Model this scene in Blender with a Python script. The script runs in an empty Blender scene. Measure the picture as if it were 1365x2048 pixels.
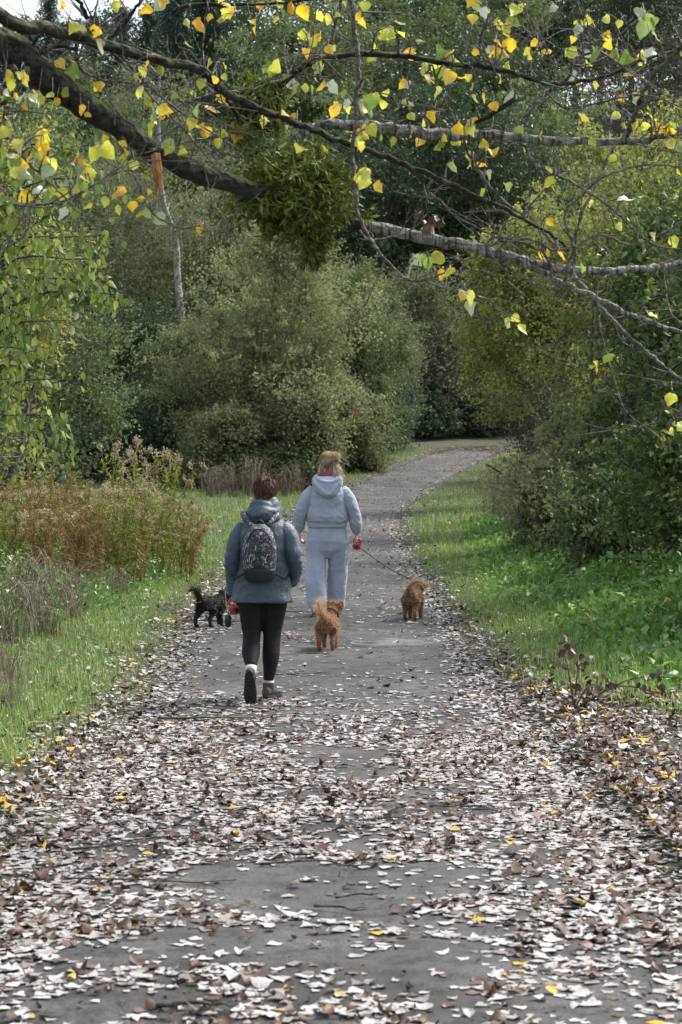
import bpy, math, random
import numpy as np
from mathutils import Vector, Matrix

# ------------------------------------------------------------------ camera, sky, sun, exposure
scene = bpy.context.scene
COL = scene.collection
F_PX, CX, CY, W_PX, H_PX = 4000.0, 682.5, 1024.0, 1365.0, 2048.0
PITCH = math.atan(64 / F_PX)
CAM = np.array([0.0, 0.0, 1.6])
cam = bpy.data.cameras.new('camera'); camo = bpy.data.objects.new('camera', cam); COL.objects.link(camo)
camo.location = CAM; camo.rotation_euler = (math.pi / 2 - PITCH, 0, 0)
cam.sensor_fit = 'VERTICAL'; cam.sensor_height = 36.0; cam.sensor_width = 24.0
cam.lens = F_PX / H_PX * 36.0
cam.clip_start = 0.1; cam.clip_end = 2000
cam.dof.use_dof = True; cam.dof.focus_distance = 16.5; cam.dof.aperture_fstop = 7.0
scene.camera = camo

SUN_EL, SUN_AZ = math.radians(50), math.radians(58)
world = bpy.data.worlds.new('World'); scene.world = world; world.use_nodes = True
wn = world.node_tree.nodes; wl = world.node_tree.links
bg = wn['Background']; sky = wn.new('ShaderNodeTexSky'); sky.sky_type = 'NISHITA'
sky.sun_disc = False; sky.sun_elevation = SUN_EL; sky.sun_rotation = SUN_AZ
sky.dust_density = 3.0; sky.air_density = 1.0; sky.ozone_density = 1.0
hs = wn.new('ShaderNodeHueSaturation'); hs.inputs['Saturation'].default_value = 0.45   # thin bright cloud
wl.new(sky.outputs[0], hs.inputs['Color']); wl.new(hs.outputs[0], bg.inputs[0]); bg.inputs[1].default_value = 0.14
sun = bpy.data.lights.new('sun', 'SUN'); suno = bpy.data.objects.new('sun', sun); COL.objects.link(suno)
sun.energy = 2.1; sun.angle = math.radians(15.0); sun.color = (1.0, 0.95, 0.87)
sdir = Vector((math.sin(SUN_AZ) * math.cos(SUN_EL), math.cos(SUN_AZ) * math.cos(SUN_EL), math.sin(SUN_EL)))
suno.rotation_euler = sdir.to_track_quat('Z', 'Y').to_euler(); suno.location = sdir * 60
scene.view_settings.view_transform = 'Standard'; scene.view_settings.look = 'None'
scene.view_settings.exposure = 1.35; scene.view_settings.gamma = 1.0
scene.view_settings.use_curve_mapping = False
scene.render.engine = 'CYCLES'
scene.cycles.use_denoising = True
scene.cycles.max_bounces = 6; scene.cycles.diffuse_bounces = 3; scene.cycles.glossy_bounces = 2
scene.cycles.transmission_bounces = 4; scene.cycles.transparent_max_bounces = 4
scene.cycles.caustics_reflective = False; scene.cycles.caustics_refractive = False
scene.cycles.sample_clamp_indirect = 4.0

rng = np.random.default_rng(7)
random.seed(7)

# ------------------------------------------------------------------ helpers
def at(u, v, Y):
    """world point at depth Y on the ray through photo pixel (u, v)"""
    c, s = math.cos(PITCH), math.sin(PITCH)
    d = np.array([u - CX, F_PX * c + (CY - v) * s, -F_PX * s + (CY - v) * c])
    return CAM + d * (Y / d[1])

def norm(a):
    return a / np.maximum(np.linalg.norm(a, axis=-1, keepdims=True), 1e-9)

def make_mesh(name, V, groups, smooth=False, tint=None):
    """V (n,3); groups: list of int arrays (m,k)"""
    me = bpy.data.meshes.new(name)
    V = np.asarray(V, dtype=np.float32)
    groups = [np.asarray(g, dtype=np.int32) for g in groups if len(g)]
    me.vertices.add(len(V)); me.vertices.foreach_set('co', V.ravel())
    loops = np.concatenate([g.ravel() for g in groups])
    tot = np.concatenate([np.full(len(g), g.shape[1], dtype=np.int32) for g in groups])
    start = np.concatenate([[0], np.cumsum(tot)[:-1]]).astype(np.int32)
    me.loops.add(len(loops)); me.loops.foreach_set('vertex_index', loops)
    me.polygons.add(len(tot)); me.polygons.foreach_set('loop_start', start)
    try:
        me.polygons.foreach_set('loop_total', tot)
    except Exception:
        pass
    me.polygons.foreach_set('use_smooth', np.full(len(tot), smooth, dtype=bool))
    if tint is not None:
        at_ = me.attributes.new('tint', 'FLOAT', 'POINT')
        at_.data.foreach_set('value', np.asarray(tint, dtype=np.float32))
    me.update(calc_edges=True)
    return me

def link(name, me, mat=None, parent=None, loc=None):
    o = bpy.data.objects.new(name, me); COL.objects.link(o)
    if mat is not None and me is not None and not me.materials: me.materials.append(mat)
    if parent is not None: o.parent = parent
    if loc is not None: o.location = loc
    return o

def tag(o, label, cat, group=None, kind=None):
    o['label'] = label; o['category'] = cat
    if group: o['group'] = group
    if kind: o['kind'] = kind
    return o

def empty(name, loc, rz=0.0, scale=1.0):
    o = bpy.data.objects.new(name, None); COL.objects.link(o)
    o.location = loc; o.rotation_euler = (0, 0, rz); o.scale = (scale,) * 3
    o.empty_display_size = 0.2
    return o

def copy_tree(o, parent=None):
    c = o.copy(); COL.objects.link(c)
    if parent is not None: c.parent = parent
    for ch in list(o.children): copy_tree(ch, c)
    return c

class MB:
    """collects shapes into one mesh"""
    def __init__(s): s.V = []; s.G = {}; s.n = 0; s.T = []
    def add(s, V, groups, tint=0.5):
        V = np.asarray(V, dtype=float)
        for g in groups:
            g = np.asarray(g, dtype=np.int64)
            if len(g): s.G.setdefault(g.shape[1], []).append(g + s.n)
        s.V.append(V); s.n += len(V)
        s.T.append(np.full(len(V), tint) if np.isscalar(tint) else np.asarray(tint))
    def tube(s, pts, rad, sides=8, tint=0.5, cap=True):
        s.add(*tube(pts, rad, sides, cap), tint=tint); return s
    def ell(s, c, r, R=None, n=14, m=10, tint=0.5):
        s.add(*ellipsoid(c, r, R, n, m), tint=tint); return s
    def loft(s, rings, n=24, p=2.0, tint=0.5):
        s.add(*loft(rings, n, p), tint=tint); return s
    def mesh(s, name, smooth=True):
        return make_mesh(name, np.concatenate(s.V), [np.concatenate(g) for g in s.G.values()], smooth, np.concatenate(s.T))
    def build(s, name, mat, parent=None, smooth=True):
        return link(name, s.mesh(name, smooth), mat, parent)

def tube(pts, rad, sides=8, cap=True):
    P = np.asarray(pts, dtype=float); n = len(P)
    rad = np.full(n, rad) if np.isscalar(rad) else np.asarray(rad, dtype=float)
    T = np.gradient(P, axis=0); T = norm(T)
    ref = np.array([0, 0, 1.0]) if abs(T[0, 2]) < 0.9 else np.array([1.0, 0, 0])
    u = norm(np.cross(T[0], ref)); U = [u]
    for i in range(1, n):
        u = u - T[i] * np.dot(u, T[i]); l = np.linalg.norm(u)
        u = u / l if l > 1e-6 else norm(np.cross(T[i], ref)); U.append(u)
    U = np.array(U); B = np.cross(T, U)
    a = np.linspace(0, 2 * np.pi, sides, endpoint=False)
    V = P[:, None] + rad[:, None, None] * (np.cos(a)[None, :, None] * U[:, None] + np.sin(a)[None, :, None] * B[:, None])
    V = V.reshape(-1, 3)
    i = np.arange(n - 1)[:, None] * sides; j = np.arange(sides)[None]; k = (j + 1) % sides
    Q = np.stack([i + j, i + k, i + sides + k, i + sides + j], -1).reshape(-1, 4)
    groups = [Q]
    if cap:
        V = np.concatenate([V, P[:1], P[-1:]]); m = n * sides
        jj = np.arange(sides); kk = (jj + 1) % sides
        groups.append(np.stack([np.full(sides, m), kk, jj], -1))
        b = (n - 1) * sides
        groups.append(np.stack([np.full(sides, m + 1), b + jj, b + kk], -1))
        groups = [Q, np.concatenate(groups[1:])]
    return V, groups

def ellipsoid(c, r, R=None, n=14, m=10):
    th = np.linspace(0, np.pi, m + 1)[1:-1]; a = np.linspace(0, 2 * np.pi, n, endpoint=False)
    V = np.stack([np.sin(th)[:, None] * np.cos(a), np.sin(th)[:, None] * np.sin(a), np.cos(th)[:, None] * np.ones(n)], -1).reshape(-1, 3)
    V = np.concatenate([V, [[0, 0, 1]], [[0, 0, -1]]]) * np.asarray(r, dtype=float)
    if R is not None: V = V @ np.asarray(R).T
    V = V + np.asarray(c)
    k = m - 1
    i = np.arange(k - 1)[:, None] * n; j = np.arange(n)[None]; jn = (j + 1) % n
    Q = np.stack([i + j, i + n + j, i + n + jn, i + jn], -1).reshape(-1, 4)
    j = np.arange(n); jn = (j + 1) % n
    T = np.concatenate([np.stack([np.full(n, k * n), j, jn], -1), np.stack([np.full(n, k * n + 1), (k - 1) * n + jn, (k - 1) * n + j], -1)])
    return V, [Q, T]

def loft(rings, n=24, p=2.0):
    """rings: (cx, cy, cz, rx, ry) horizontal superellipses bottom to top"""
    a = np.linspace(0, 2 * np.pi, n, endpoint=False)
    ca, sa = np.cos(a), np.sin(a)
    ex = np.sign(ca) * np.abs(ca) ** (2 / p); ey = np.sign(sa) * np.abs(sa) ** (2 / p)
    V = np.concatenate([np.stack([r[0] + r[3] * ex, r[1] + r[4] * ey, np.full(n, r[2])], -1) for r in rings])
    k = len(rings)
    i = np.arange(k - 1)[:, None] * n; j = np.arange(n)[None]; jn = (j + 1) % n
    Q = np.stack([i + j, i + jn, i + n + jn, i + n + j], -1).reshape(-1, 4)
    V = np.concatenate([V, [[rings[0][0], rings[0][1], rings[0][2]]], [[rings[-1][0], rings[-1][1], rings[-1][2]]]])
    j = np.arange(n); jn = (j + 1) % n
    T = np.concatenate([np.stack([np.full(n, k * n), jn, j], -1), np.stack([np.full(n, k * n + 1), (k - 1) * n + j, (k - 1) * n + jn], -1)])
    return V, [Q, T]

def spline(pts, n):
    P = np.asarray(pts, dtype=float)
    if len(P) < 3:
        t = np.linspace(0, 1, n)[:, None]; return P[0] * (1 - t) + P[-1] * t
    Q = np.concatenate([[2 * P[0] - P[1]], P, [2 * P[-1] - P[-2]]])
    t = np.linspace(0, len(P) - 1 - 1e-6, n); i = t.astype(int); f = (t - i)[:, None]
    a, b, c, d = Q[i], Q[i + 1], Q[i + 2], Q[i + 3]
    return 0.5 * (2 * b + (c - a) * f + (2 * a - 5 * b + 4 * c - d) * f ** 2 + (3 * b - a - 3 * c + d) * f ** 3)

# ------------------------------------------------------------------ materials
def new_mat(name):
    m = bpy.data.materials.new(name); m.use_nodes = True
    return m, m.node_tree.nodes, m.node_tree.links, m.node_tree.nodes['Principled BSDF']

def ramp(nodes, stops):
    r = nodes.new('ShaderNodeValToRGB'); e = r.color_ramp.elements
    while len(e) < len(stops): e.new(0.5)
    for el, (p, c) in zip(e, stops):
        el.position = p; el.color = (*c, 1)
    return r

def leaf_mat(name, stops, trans=0.34, rough=0.58, spec=0.38, under=None, gain=1.0, mottle=0):
    m, n, l, b = new_mat(name); stops = [(p, tuple(min(.9, c * gain) for c in col)) for p, col in stops]
    a = n.new('ShaderNodeAttribute'); a.attribute_name = 'tint'
    r = ramp(n, stops); l.new(a.outputs['Fac'], r.inputs[0])
    col = r.outputs[0]
    if mottle:
        tc = n.new('ShaderNodeTexCoord'); tn_ = n.new('ShaderNodeTexNoise'); tn_.inputs['Scale'].default_value = mottle; tn_.inputs['Detail'].default_value = 4; l.new(tc.outputs['Object'], tn_.inputs['Vector'])
        rm = ramp(n, [(.36, (.45, .40, .36)), (.52, (1, 1, 1))]); l.new(tn_.outputs[0], rm.inputs[0])
        mm = n.new('ShaderNodeMix'); mm.data_type = 'RGBA'; mm.blend_type = 'MULTIPLY'; mm.inputs[0].default_value = .8; l.new(col, mm.inputs[6]); l.new(rm.outputs[0], mm.inputs[7]); col = mm.outputs[2]
    if under is not None:
        g = n.new('ShaderNodeNewGeometry'); mx = n.new('ShaderNodeMix'); mx.data_type = 'RGBA'
        l.new(g.outputs['Backfacing'], mx.inputs[0]); l.new(col, mx.inputs[6]); mx.inputs[7].default_value = (*under, 1)
        col = mx.outputs[2]
    l.new(col, b.inputs['Base Color']); b.inputs['Roughness'].default_value = rough
    b.inputs['Specular IOR Level'].default_value = spec
    t = n.new('ShaderNodeBsdfTranslucent'); l.new(r.outputs[0], t.inputs[0])
    mix = n.new('ShaderNodeMixShader'); mix.inputs[0].default_value = trans
    l.new(b.outputs[0], mix.inputs[1]); l.new(t.outputs[0], mix.inputs[2])
    l.new(mix.outputs[0], n['Material Output'].inputs[0])
    return m

def noise_mat(name, stops, scale=8, rough=0.7, bump=0.3, bscale=None, detail=6, spec=0.3, dist=0.02, tex='Object'):
    m, n, l, b = new_mat(name)
    tc = n.new('ShaderNodeTexCoord'); t = n.new('ShaderNodeTexNoise')
    t.inputs['Scale'].default_value = scale; t.inputs['Detail'].default_value = detail
    l.new(tc.outputs[tex], t.inputs['Vector'])
    r = ramp(n, stops); l.new(t.outputs[0], r.inputs[0]); l.new(r.outputs[0], b.inputs['Base Color'])
    b.inputs['Roughness'].default_value = rough; b.inputs['Specular IOR Level'].default_value = spec
    if bump:
        t2 = n.new('ShaderNodeTexNoise'); t2.inputs['Scale'].default_value = bscale or scale * 4; t2.inputs['Detail'].default_value = 5
        l.new(tc.outputs[tex], t2.inputs['Vector'])
        bp = n.new('ShaderNodeBump'); bp.inputs['Strength'].default_value = bump; bp.inputs['Distance'].default_value = dist
        l.new(t2.outputs[0], bp.inputs['Height']); l.new(bp.outputs[0], b.inputs['Normal'])
    return m

def bark_mat(name, dark, light, moss=0.0, lenticel=0.0, scale=14):
    m, n, l, b = new_mat(name)
    tc = n.new('ShaderNodeTexCoord')
    t = n.new('ShaderNodeTexNoise'); t.inputs['Scale'].default_value = scale; t.inputs['Detail'].default_value = 8; t.inputs['Roughness'].default_value = 0.7
    l.new(tc.outputs['Object'], t.inputs['Vector'])
    r = ramp(n, [(0.35, dark), (0.7, light)]); l.new(t.outputs[0], r.inputs[0]); col = r.outputs[0]
    v = n.new('ShaderNodeTexVoronoi'); v.inputs['Scale'].default_value = scale * 2.2
    mp = n.new('ShaderNodeMapping'); mp.inputs['Scale'].default_value = (0.45, 1, 1)
    l.new(tc.outputs['Object'], mp.inputs[0]); l.new(mp.outputs[0], v.inputs['Vector'])
    if lenticel:
        mp2 = n.new('ShaderNodeMapping'); mp2.inputs['Scale'].default_value = (70, 6, 6)
        t2 = n.new('ShaderNodeTexNoise'); t2.inputs['Scale'].default_value = 1.0; t2.inputs['Detail'].default_value = 3
        l.new(tc.outputs['Object'], mp2.inputs[0]); l.new(mp2.outputs[0], t2.inputs['Vector'])
        r2 = ramp(n, [(0.5, (0, 0, 0)), (0.62, (1, 1, 1))]); l.new(t2.outputs[0], r2.inputs[0])
        mx = n.new('ShaderNodeMix'); mx.data_type = 'RGBA'
        ml = n.new('ShaderNodeMath'); ml.operation = 'MULTIPLY'; ml.inputs[1].default_value = lenticel
        l.new(r2.outputs[0], ml.inputs[0]); l.new(ml.outputs[0], mx.inputs[0])
        l.new(col, mx.inputs[6]); mx.inputs[7].default_value = (dark[0] * 0.5, dark[1] * 0.5, dark[2] * 0.5, 1); col = mx.outputs[2]
    if moss:
        g = n.new('ShaderNodeNewGeometry'); sp = n.new('ShaderNodeSeparateXYZ'); l.new(g.outputs['Normal'], sp.inputs[0])
        t3 = n.new('ShaderNodeTexNoise'); t3.inputs['Scale'].default_value = 5; t3.inputs['Detail'].default_value = 6
        l.new(tc.outputs['Object'], t3.inputs['Vector'])
        ad = n.new('ShaderNodeMath'); ad.operation = 'MULTIPLY_ADD'; ad.inputs[1].default_value = 0.45
        l.new(sp.outputs[2], ad.inputs[0]); l.new(t3.outputs[0], ad.inputs[2])
        r3 = ramp(n, [(0.56, (0, 0, 0)), (0.78, (moss,) * 3)]); l.new(ad.outputs[0], r3.inputs[0])
        mx = n.new('ShaderNodeMix'); mx.data_type = 'RGBA'; l.new(r3.outputs[0], mx.inputs[0])
        l.new(col, mx.inputs[6]); mx.inputs[7].default_value = (0.075, 0.085, 0.02, 1); col = mx.outputs[2]
    l.new(col, b.inputs['Base Color']); b.inputs['Roughness'].default_value = 0.85; b.inputs['Specular IOR Level'].default_value = 0.25
    bp = n.new('ShaderNodeBump'); bp.inputs['Strength'].default_value = 0.9; bp.inputs['Distance'].default_value = 0.045
    ad = n.new('ShaderNodeMath'); ad.operation = 'ADD'; l.new(t.outputs[0], ad.inputs[0]); l.new(v.outputs['Distance'], ad.inputs[1])
    l.new(ad.outputs[0], bp.inputs['Height']); l.new(bp.outputs[0], b.inputs['Normal'])
    return m

def plain(name, col, rough=0.5, spec=0.5, bump=0, bscale=80, dist=0.003):
    c2 = tuple(min(1, c * 1.25) for c in col); c1 = tuple(c * 0.8 for c in col)
    return noise_mat(name, [(0.35, c1), (0.65, c2)], scale=9, rough=rough, spec=spec, bump=bump, bscale=bscale, dist=dist)

M = {}
M['bark_dark'] = bark_mat('dark_mossy_bark', (0.007, 0.0065, 0.006), (0.085, 0.08, 0.07), moss=0.8)
M['bark_pale'] = bark_mat('pale_poplar_bark', (0.09, 0.085, 0.075), (0.62, 0.60, 0.55), moss=0.2, lenticel=0.85, scale=18)
M['twig'] = bark_mat('twig_bark', (0.05, 0.045, 0.038), (0.32, 0.30, 0.265))
M['bark_shrub'] = bark_mat('shrub_bark', (0.04, 0.035, 0.03), (0.22, 0.195, 0.165))
M['bark_birch'] = bark_mat('birch_bark', (0.12, 0.115, 0.10), (0.62, 0.60, 0.55), lenticel=0.9, scale=5)
M['torn_wood'] = noise_mat('torn_wood', [(0.3, (0.30, 0.12, 0.04)), (0.7, (0.48, 0.24, 0.10))], scale=20, bump=0.4)

# foliage kinds: tint 0..1 picks a leaf's own colour
M['fol_dark'] = leaf_mat('dark_green_leaf', gain=1.25, stops=[(0, (0.022, 0.042, 0.018)), (0.6, (0.042, 0.068, 0.028)), (1, (0.085, 0.11, 0.042))], rough=0.4)
M['fol_mid'] = leaf_mat('mid_green_leaf', gain=1.95, stops=[(0, (0.04, 0.065, 0.025)), (0.6, (0.072, 0.098, 0.036)), (1, (0.13, 0.14, 0.055))])
M['fol_olive'] = leaf_mat('olive_leaf', trans=.42, gain=1.85, stops=[(0, (0.06, 0.085, 0.04)), (0.55, (0.105, 0.125, 0.055)), (0.85, (0.16, 0.165, 0.07)), (1, (0.16, 0.10, 0.08))])
M['fol_bush'] = leaf_mat('soft_green_leaf', gain=2.25, trans=.42, rough=.6, stops=[(0, (0.055, 0.072, 0.036)), (0.55, (0.105, 0.122, 0.055)), (.85, (0.17, 0.172, 0.075)), (1, (0.19, 0.15, 0.09))])
M['fol_yellow'] = leaf_mat('yellowing_leaf', gain=1.75, stops=[(0, (0.07, 0.10, 0.03)), (0.5, (0.135, 0.16, 0.045)), (0.85, (0.26, 0.25, 0.06)), (1, (0.34, 0.22, 0.05))], trans=0.4)
M['fol_grey'] = leaf_mat('grey_green_leaf', gain=1.65, trans=.42, stops=[(0, (0.052, 0.070, 0.034)), (0.6, (0.098, 0.115, 0.050)), (1, (0.172, 0.174, 0.072))], rough=.6)
M['fol_brown'] = leaf_mat('dull_brown_leaf', gain=1.30, stops=[(0, (0.03, 0.036, 0.02)), (0.6, (0.052, 0.058, 0.034)), (1, (0.10, 0.085, 0.05))])
M['fol_gloss'] = leaf_mat('glossy_bramble_leaf', gain=1.85, stops=[(0, (0.026, 0.042, 0.026)), (0.7, (0.055, 0.078, 0.045)), (0.95, (0.06, 0.10, 0.035)), (1, (0.35, 0.25, 0.03))], rough=0.62, spec=0.3, trans=0.25)
M['fol_hedge'] = leaf_mat('hedge_leaf', gain=1.6, stops=[(0, (0.028, 0.05, 0.016)), (0.55, (0.06, 0.098, 0.026)), (0.82, (0.13, 0.17, 0.04)), (1, (0.34, 0.29, 0.03))], rough=0.45, spec=0.5, trans=.45)
M['fol_lime'] = leaf_mat('lime_cherry_leaf', gain=1.25, stops=[(0, (0.08, 0.13, 0.03)), (0.6, (0.15, 0.21, 0.045)), (1, (0.30, 0.30, 0.06))], trans=0.4)
M['fol_conifer'] = leaf_mat('conifer_needle', gain=1.60, stops=[(0, (0.012, 0.03, 0.018)), (1, (0.04, 0.065, 0.035))], trans=0.1)
M['mistletoe'] = leaf_mat('mistletoe_leaf', gain=1.85, stops=[(0, (0.03, 0.052, 0.010)), (0.6, (0.065, 0.095, 0.016)), (1, (0.15, 0.165, 0.03))], rough=0.4, trans=0.25)
M['mist_stem'] = leaf_mat('mistletoe_stem', [(0, (0.16, 0.17, 0.03)), (1, (0.24, 0.24, 0.05))], trans=0)
M['grass'] = leaf_mat('grass_blade', gain=1.65, stops=[(0, (0.07, 0.12, 0.03)), (0.6, (0.14, 0.215, 0.055)), (0.88, (0.21, 0.28, 0.085)), (1, (0.34, 0.29, 0.15))], rough=0.4, trans=0.35)
M['weed'] = leaf_mat('weed_leaf', gain=1.6, stops=[(0, (0.06, 0.12, 0.03)), (0.6, (0.11, 0.21, 0.045)), (0.96, (0.14, 0.24, 0.05)), (1, (0.4, 0.3, 0.04))], rough=0.32, spec=0.55, trans=0.3)
M['dry'] = leaf_mat('dry_grass', [(0, (0.11, 0.085, 0.055)), (0.6, (0.24, 0.20, 0.14)), (1, (0.42, 0.37, 0.27))], rough=0.7, trans=0.2)
M['rod_green'] = leaf_mat('goldenrod_leaf_green', gain=1.5, stops=[(0, (0.06, 0.10, 0.02)), (0.6, (0.14, 0.17, 0.035)), (1, (0.28, 0.23, 0.05))], rough=0.5, trans=0.35)
M['rod_rust'] = leaf_mat('goldenrod_leaf_rust', gain=1.10, stops=[(0, (0.12, 0.10, 0.03)), (0.5, (0.22, 0.135, 0.055)), (1, (0.32, 0.20, 0.085))], rough=0.6, trans=0.35)
M['rod_plume'] = leaf_mat('goldenrod_seed', [(0, (0.30, 0.23, 0.13)), (1, (0.58, 0.50, 0.36))], rough=0.9, trans=0.3)
M['rod_stem'] = noise_mat('goldenrod_stem', [(0.3, (0.12, 0.08, 0.03)), (0.7, (0.26, 0.16, 0.06))], bump=0)

# fallen leaves
M['litter'] = leaf_mat('fallen_leaf', [(0, (0.035, 0.022, 0.015)), (0.16, (0.11, 0.055, 0.03)), (0.26, (0.15, 0.105, 0.08)), (0.4, (0.26, 0.24, 0.228)), (0.7, (0.43, 0.412, 0.402)), (0.93, (0.53, 0.52, 0.515)), (0.955, (0.55, 0.33, 0.03)), (1, (0.62, 0.36, 0.02))], rough=0.5, spec=0.35, trans=0.08, mottle=110)
def fallen(name, c, trans=0.08, rough=0.42):
    m, n, l, b = new_mat(name)
    tc = n.new('ShaderNodeTexCoord'); oi = n.new('ShaderNodeObjectInfo')
    t = n.new('ShaderNodeTexNoise'); t.noise_dimensions = '4D'; t.inputs['Scale'].default_value = 25; t.inputs['Detail'].default_value = 4
    l.new(tc.outputs['Object'], t.inputs['Vector']); l.new(oi.outputs['Random'], t.inputs['W'])
    r = ramp(n, [(0.36, tuple(x * 0.5 for x in c)), (0.52, c), (0.8, tuple(min(1, x * 1.25) for x in c))]); l.new(t.outputs[0], r.inputs[0])
    l.new(r.outputs[0], b.inputs['Base Color']); b.inputs['Roughness'].default_value = rough; b.inputs['Specular IOR Level'].default_value = 0.35
    tr = n.new('ShaderNodeBsdfTranslucent'); l.new(r.outputs[0], tr.inputs[0])
    mx = n.new('ShaderNodeMixShader'); mx.inputs[0].default_value = trans
    l.new(b.outputs[0], mx.inputs[1]); l.new(tr.outputs[0], mx.inputs[2]); l.new(mx.outputs[0], n['Material Output'].inputs[0])
    return m
M['crumb'] = leaf_mat('crumb', [(0, (0.015, 0.011, 0.008)), (.6, (0.045, 0.03, 0.022)), (1, (0.13, 0.10, 0.08))], trans=0, rough=.8)
M['f_pale'] = fallen('pale_fallen_leaf', (0.45, 0.432, 0.422)); M['f_grey'] = fallen('grey_fallen_leaf', (0.27, 0.24, 0.22))
M['f_brown'] = fallen('brown_fallen_leaf', (0.12, 0.065, 0.038)); M['f_yellow'] = fallen('yellow_fallen_leaf', (0.60, 0.36, 0.03))
def hanging(name, c, spot, under, trans=0.52):
    m, n, l, b = new_mat(name)
    tc = n.new('ShaderNodeTexCoord'); oi = n.new('ShaderNodeObjectInfo')
    t = n.new('ShaderNodeTexNoise'); t.noise_dimensions = '4D'; t.inputs['Scale'].default_value = 18; t.inputs['Detail'].default_value = 3
    l.new(tc.outputs['Object'], t.inputs['Vector'])
    ml = n.new('ShaderNodeMath'); ml.operation = 'MULTIPLY'; ml.inputs[1].default_value = 40; l.new(oi.outputs['Random'], ml.inputs[0]); l.new(ml.outputs[0], t.inputs['W'])
    r = ramp(n, [(0.26, spot), (0.44, c), (0.75, tuple(min(1, x * 1.3) for x in c))]); l.new(t.outputs[0], r.inputs[0])
    sx = n.new('ShaderNodeSeparateXYZ'); l.new(tc.outputs['Object'], sx.inputs[0]); ab = n.new('ShaderNodeMath'); ab.operation = 'ABSOLUTE'; l.new(sx.outputs[0], ab.inputs[0])
    v1 = n.new('ShaderNodeMath'); v1.operation = 'MULTIPLY_ADD'; v1.inputs[1].default_value = -.8; l.new(ab.outputs[0], v1.inputs[0]); l.new(sx.outputs[1], v1.inputs[2])
    v2 = n.new('ShaderNodeMath'); v2.operation = 'PINGPONG'; v2.inputs[1].default_value = .075; l.new(v1.outputs[0], v2.inputs[0])
    v3 = n.new('ShaderNodeMath'); v3.operation = 'MINIMUM'; l.new(v2.outputs[0], v3.inputs[0]); l.new(ab.outputs[0], v3.inputs[1])
    rv = ramp(n, [(0.0, (.62, .66, .5)), (.022, (1, 1, 1))]); l.new(v3.outputs[0], rv.inputs[0])
    mv = n.new('ShaderNodeMix'); mv.data_type = 'RGBA'; mv.blend_type = 'MULTIPLY'; mv.inputs[0].default_value = .8; l.new(r.outputs[0], mv.inputs[6]); l.new(rv.outputs[0], mv.inputs[7])
    r = type('o', (), {'outputs': [mv.outputs[2]]})
    g = n.new('ShaderNodeNewGeometry'); mx = n.new('ShaderNodeMix'); mx.data_type = 'RGBA'
    l.new(g.outputs['Backfacing'], mx.inputs[0]); l.new(r.outputs[0], mx.inputs[6]); mx.inputs[7].default_value = (*under, 1)
    l.new(mx.outputs[2], b.inputs['Base Color']); b.inputs['Roughness'].default_value = 0.4
    tr = n.new('ShaderNodeBsdfTranslucent'); l.new(r.outputs[0], tr.inputs[0])
    ms = n.new('ShaderNodeMixShader'); ms.inputs[0].default_value = trans
    l.new(b.outputs[0], ms.inputs[1]); l.new(tr.outputs[0], ms.inputs[2]); l.new(ms.outputs[0], n['Material Output'].inputs[0])
    return m
M['h_yellow'] = hanging('yellow_poplar_leaf', (0.78, 0.54, 0.045), (0.30, 0.13, 0.02), (0.70, 0.55, 0.18))
M['h_orange'] = hanging('amber_poplar_leaf', (0.74, 0.44, 0.04), (0.30, 0.12, 0.02), (0.65, 0.42, 0.12))
M['h_lime'] = hanging('lime_poplar_leaf', (0.58, 0.60, 0.09), (0.45, 0.38, 0.05), (0.55, 0.56, 0.30))
M['h_green'] = hanging('green_poplar_leaf', (0.22, 0.33, 0.06), (0.30, 0.34, 0.05), (0.50, 0.56, 0.42))
M['h_pale'] = hanging('pale_poplar_leaf', (0.42, 0.50, 0.30), (0.4, 0.45, 0.2), (0.68, 0.72, 0.64), trans=0.25)
M['h_dead'] = hanging('dead_poplar_leaf', (0.075, 0.042, 0.028), (0.03, 0.018, 0.012), (0.15, 0.10, 0.07), trans=0.05)

# ------------------------------------------------------------------ terrain, path
_ys = np.arange(-40, 420, 0.25)
_zp = np.interp(_ys, [-40, 0, 14.5, 21, 35, 50, 60, 75, 88, 95, 102, 130, 170, 210, 260, 420],
                [0, 0, 0, .19, .42, .69, 1.1, 2.1, 3.0, 3.35, 4.2, 13, 29, 40, 44, 44])
_k = np.exp(-0.5 * (np.arange(-12, 13) * 0.25 / 1.2) ** 2); _k /= _k.sum()
_zp = np.convolve(np.pad(_zp, 12, mode='edge'), _k, mode='valid')
PATH_W = 1.32
_pc = spline([(0.0, -8), (0.0, 0), (0.0, 7), (-.10, 14.5), (-.2, 21), (-.15, 35), (.02, 47), (.35, 54), (1.0, 60), (2.2, 68), (3.6, 76), (5.2, 84), (7.2, 90), (11, 94.5), (18, 97.5), (32, 100)], 700)
def path_dist(x, y):
    x = np.asarray(x, dtype=float).ravel(); y = np.asarray(y, dtype=float).ravel()
    out = np.empty(len(x)); side = np.empty(len(x))
    for s in range(0, len(x), 20000):
        dx = x[s:s + 20000, None] - _pc[None, ::2, 0]; dy = y[s:s + 20000, None] - _pc[None, ::2, 1]
        d2 = dx * dx + dy * dy; k = d2.argmin(1); r = np.arange(len(k))
        out[s:s + 20000] = np.sqrt(d2[r, k]); side[s:s + 20000] = np.sign(dx[r, k] + 1e-9)
    return out, side
def base_z(x, y):
    x = np.asarray(x, dtype=float); y = np.asarray(y, dtype=float)
    z = np.interp(y, _ys, _zp)
    far = np.clip((np.abs(x) - 14) / 40, 0, 1)
    z = z + far * far * 9 * np.clip((y + 10) / 60, 0, 1)
    left = np.clip((-x - 2) / 30, 0, 1) * np.clip((y - 110) / 60, 0, 1)
    return z - left * 6
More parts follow.
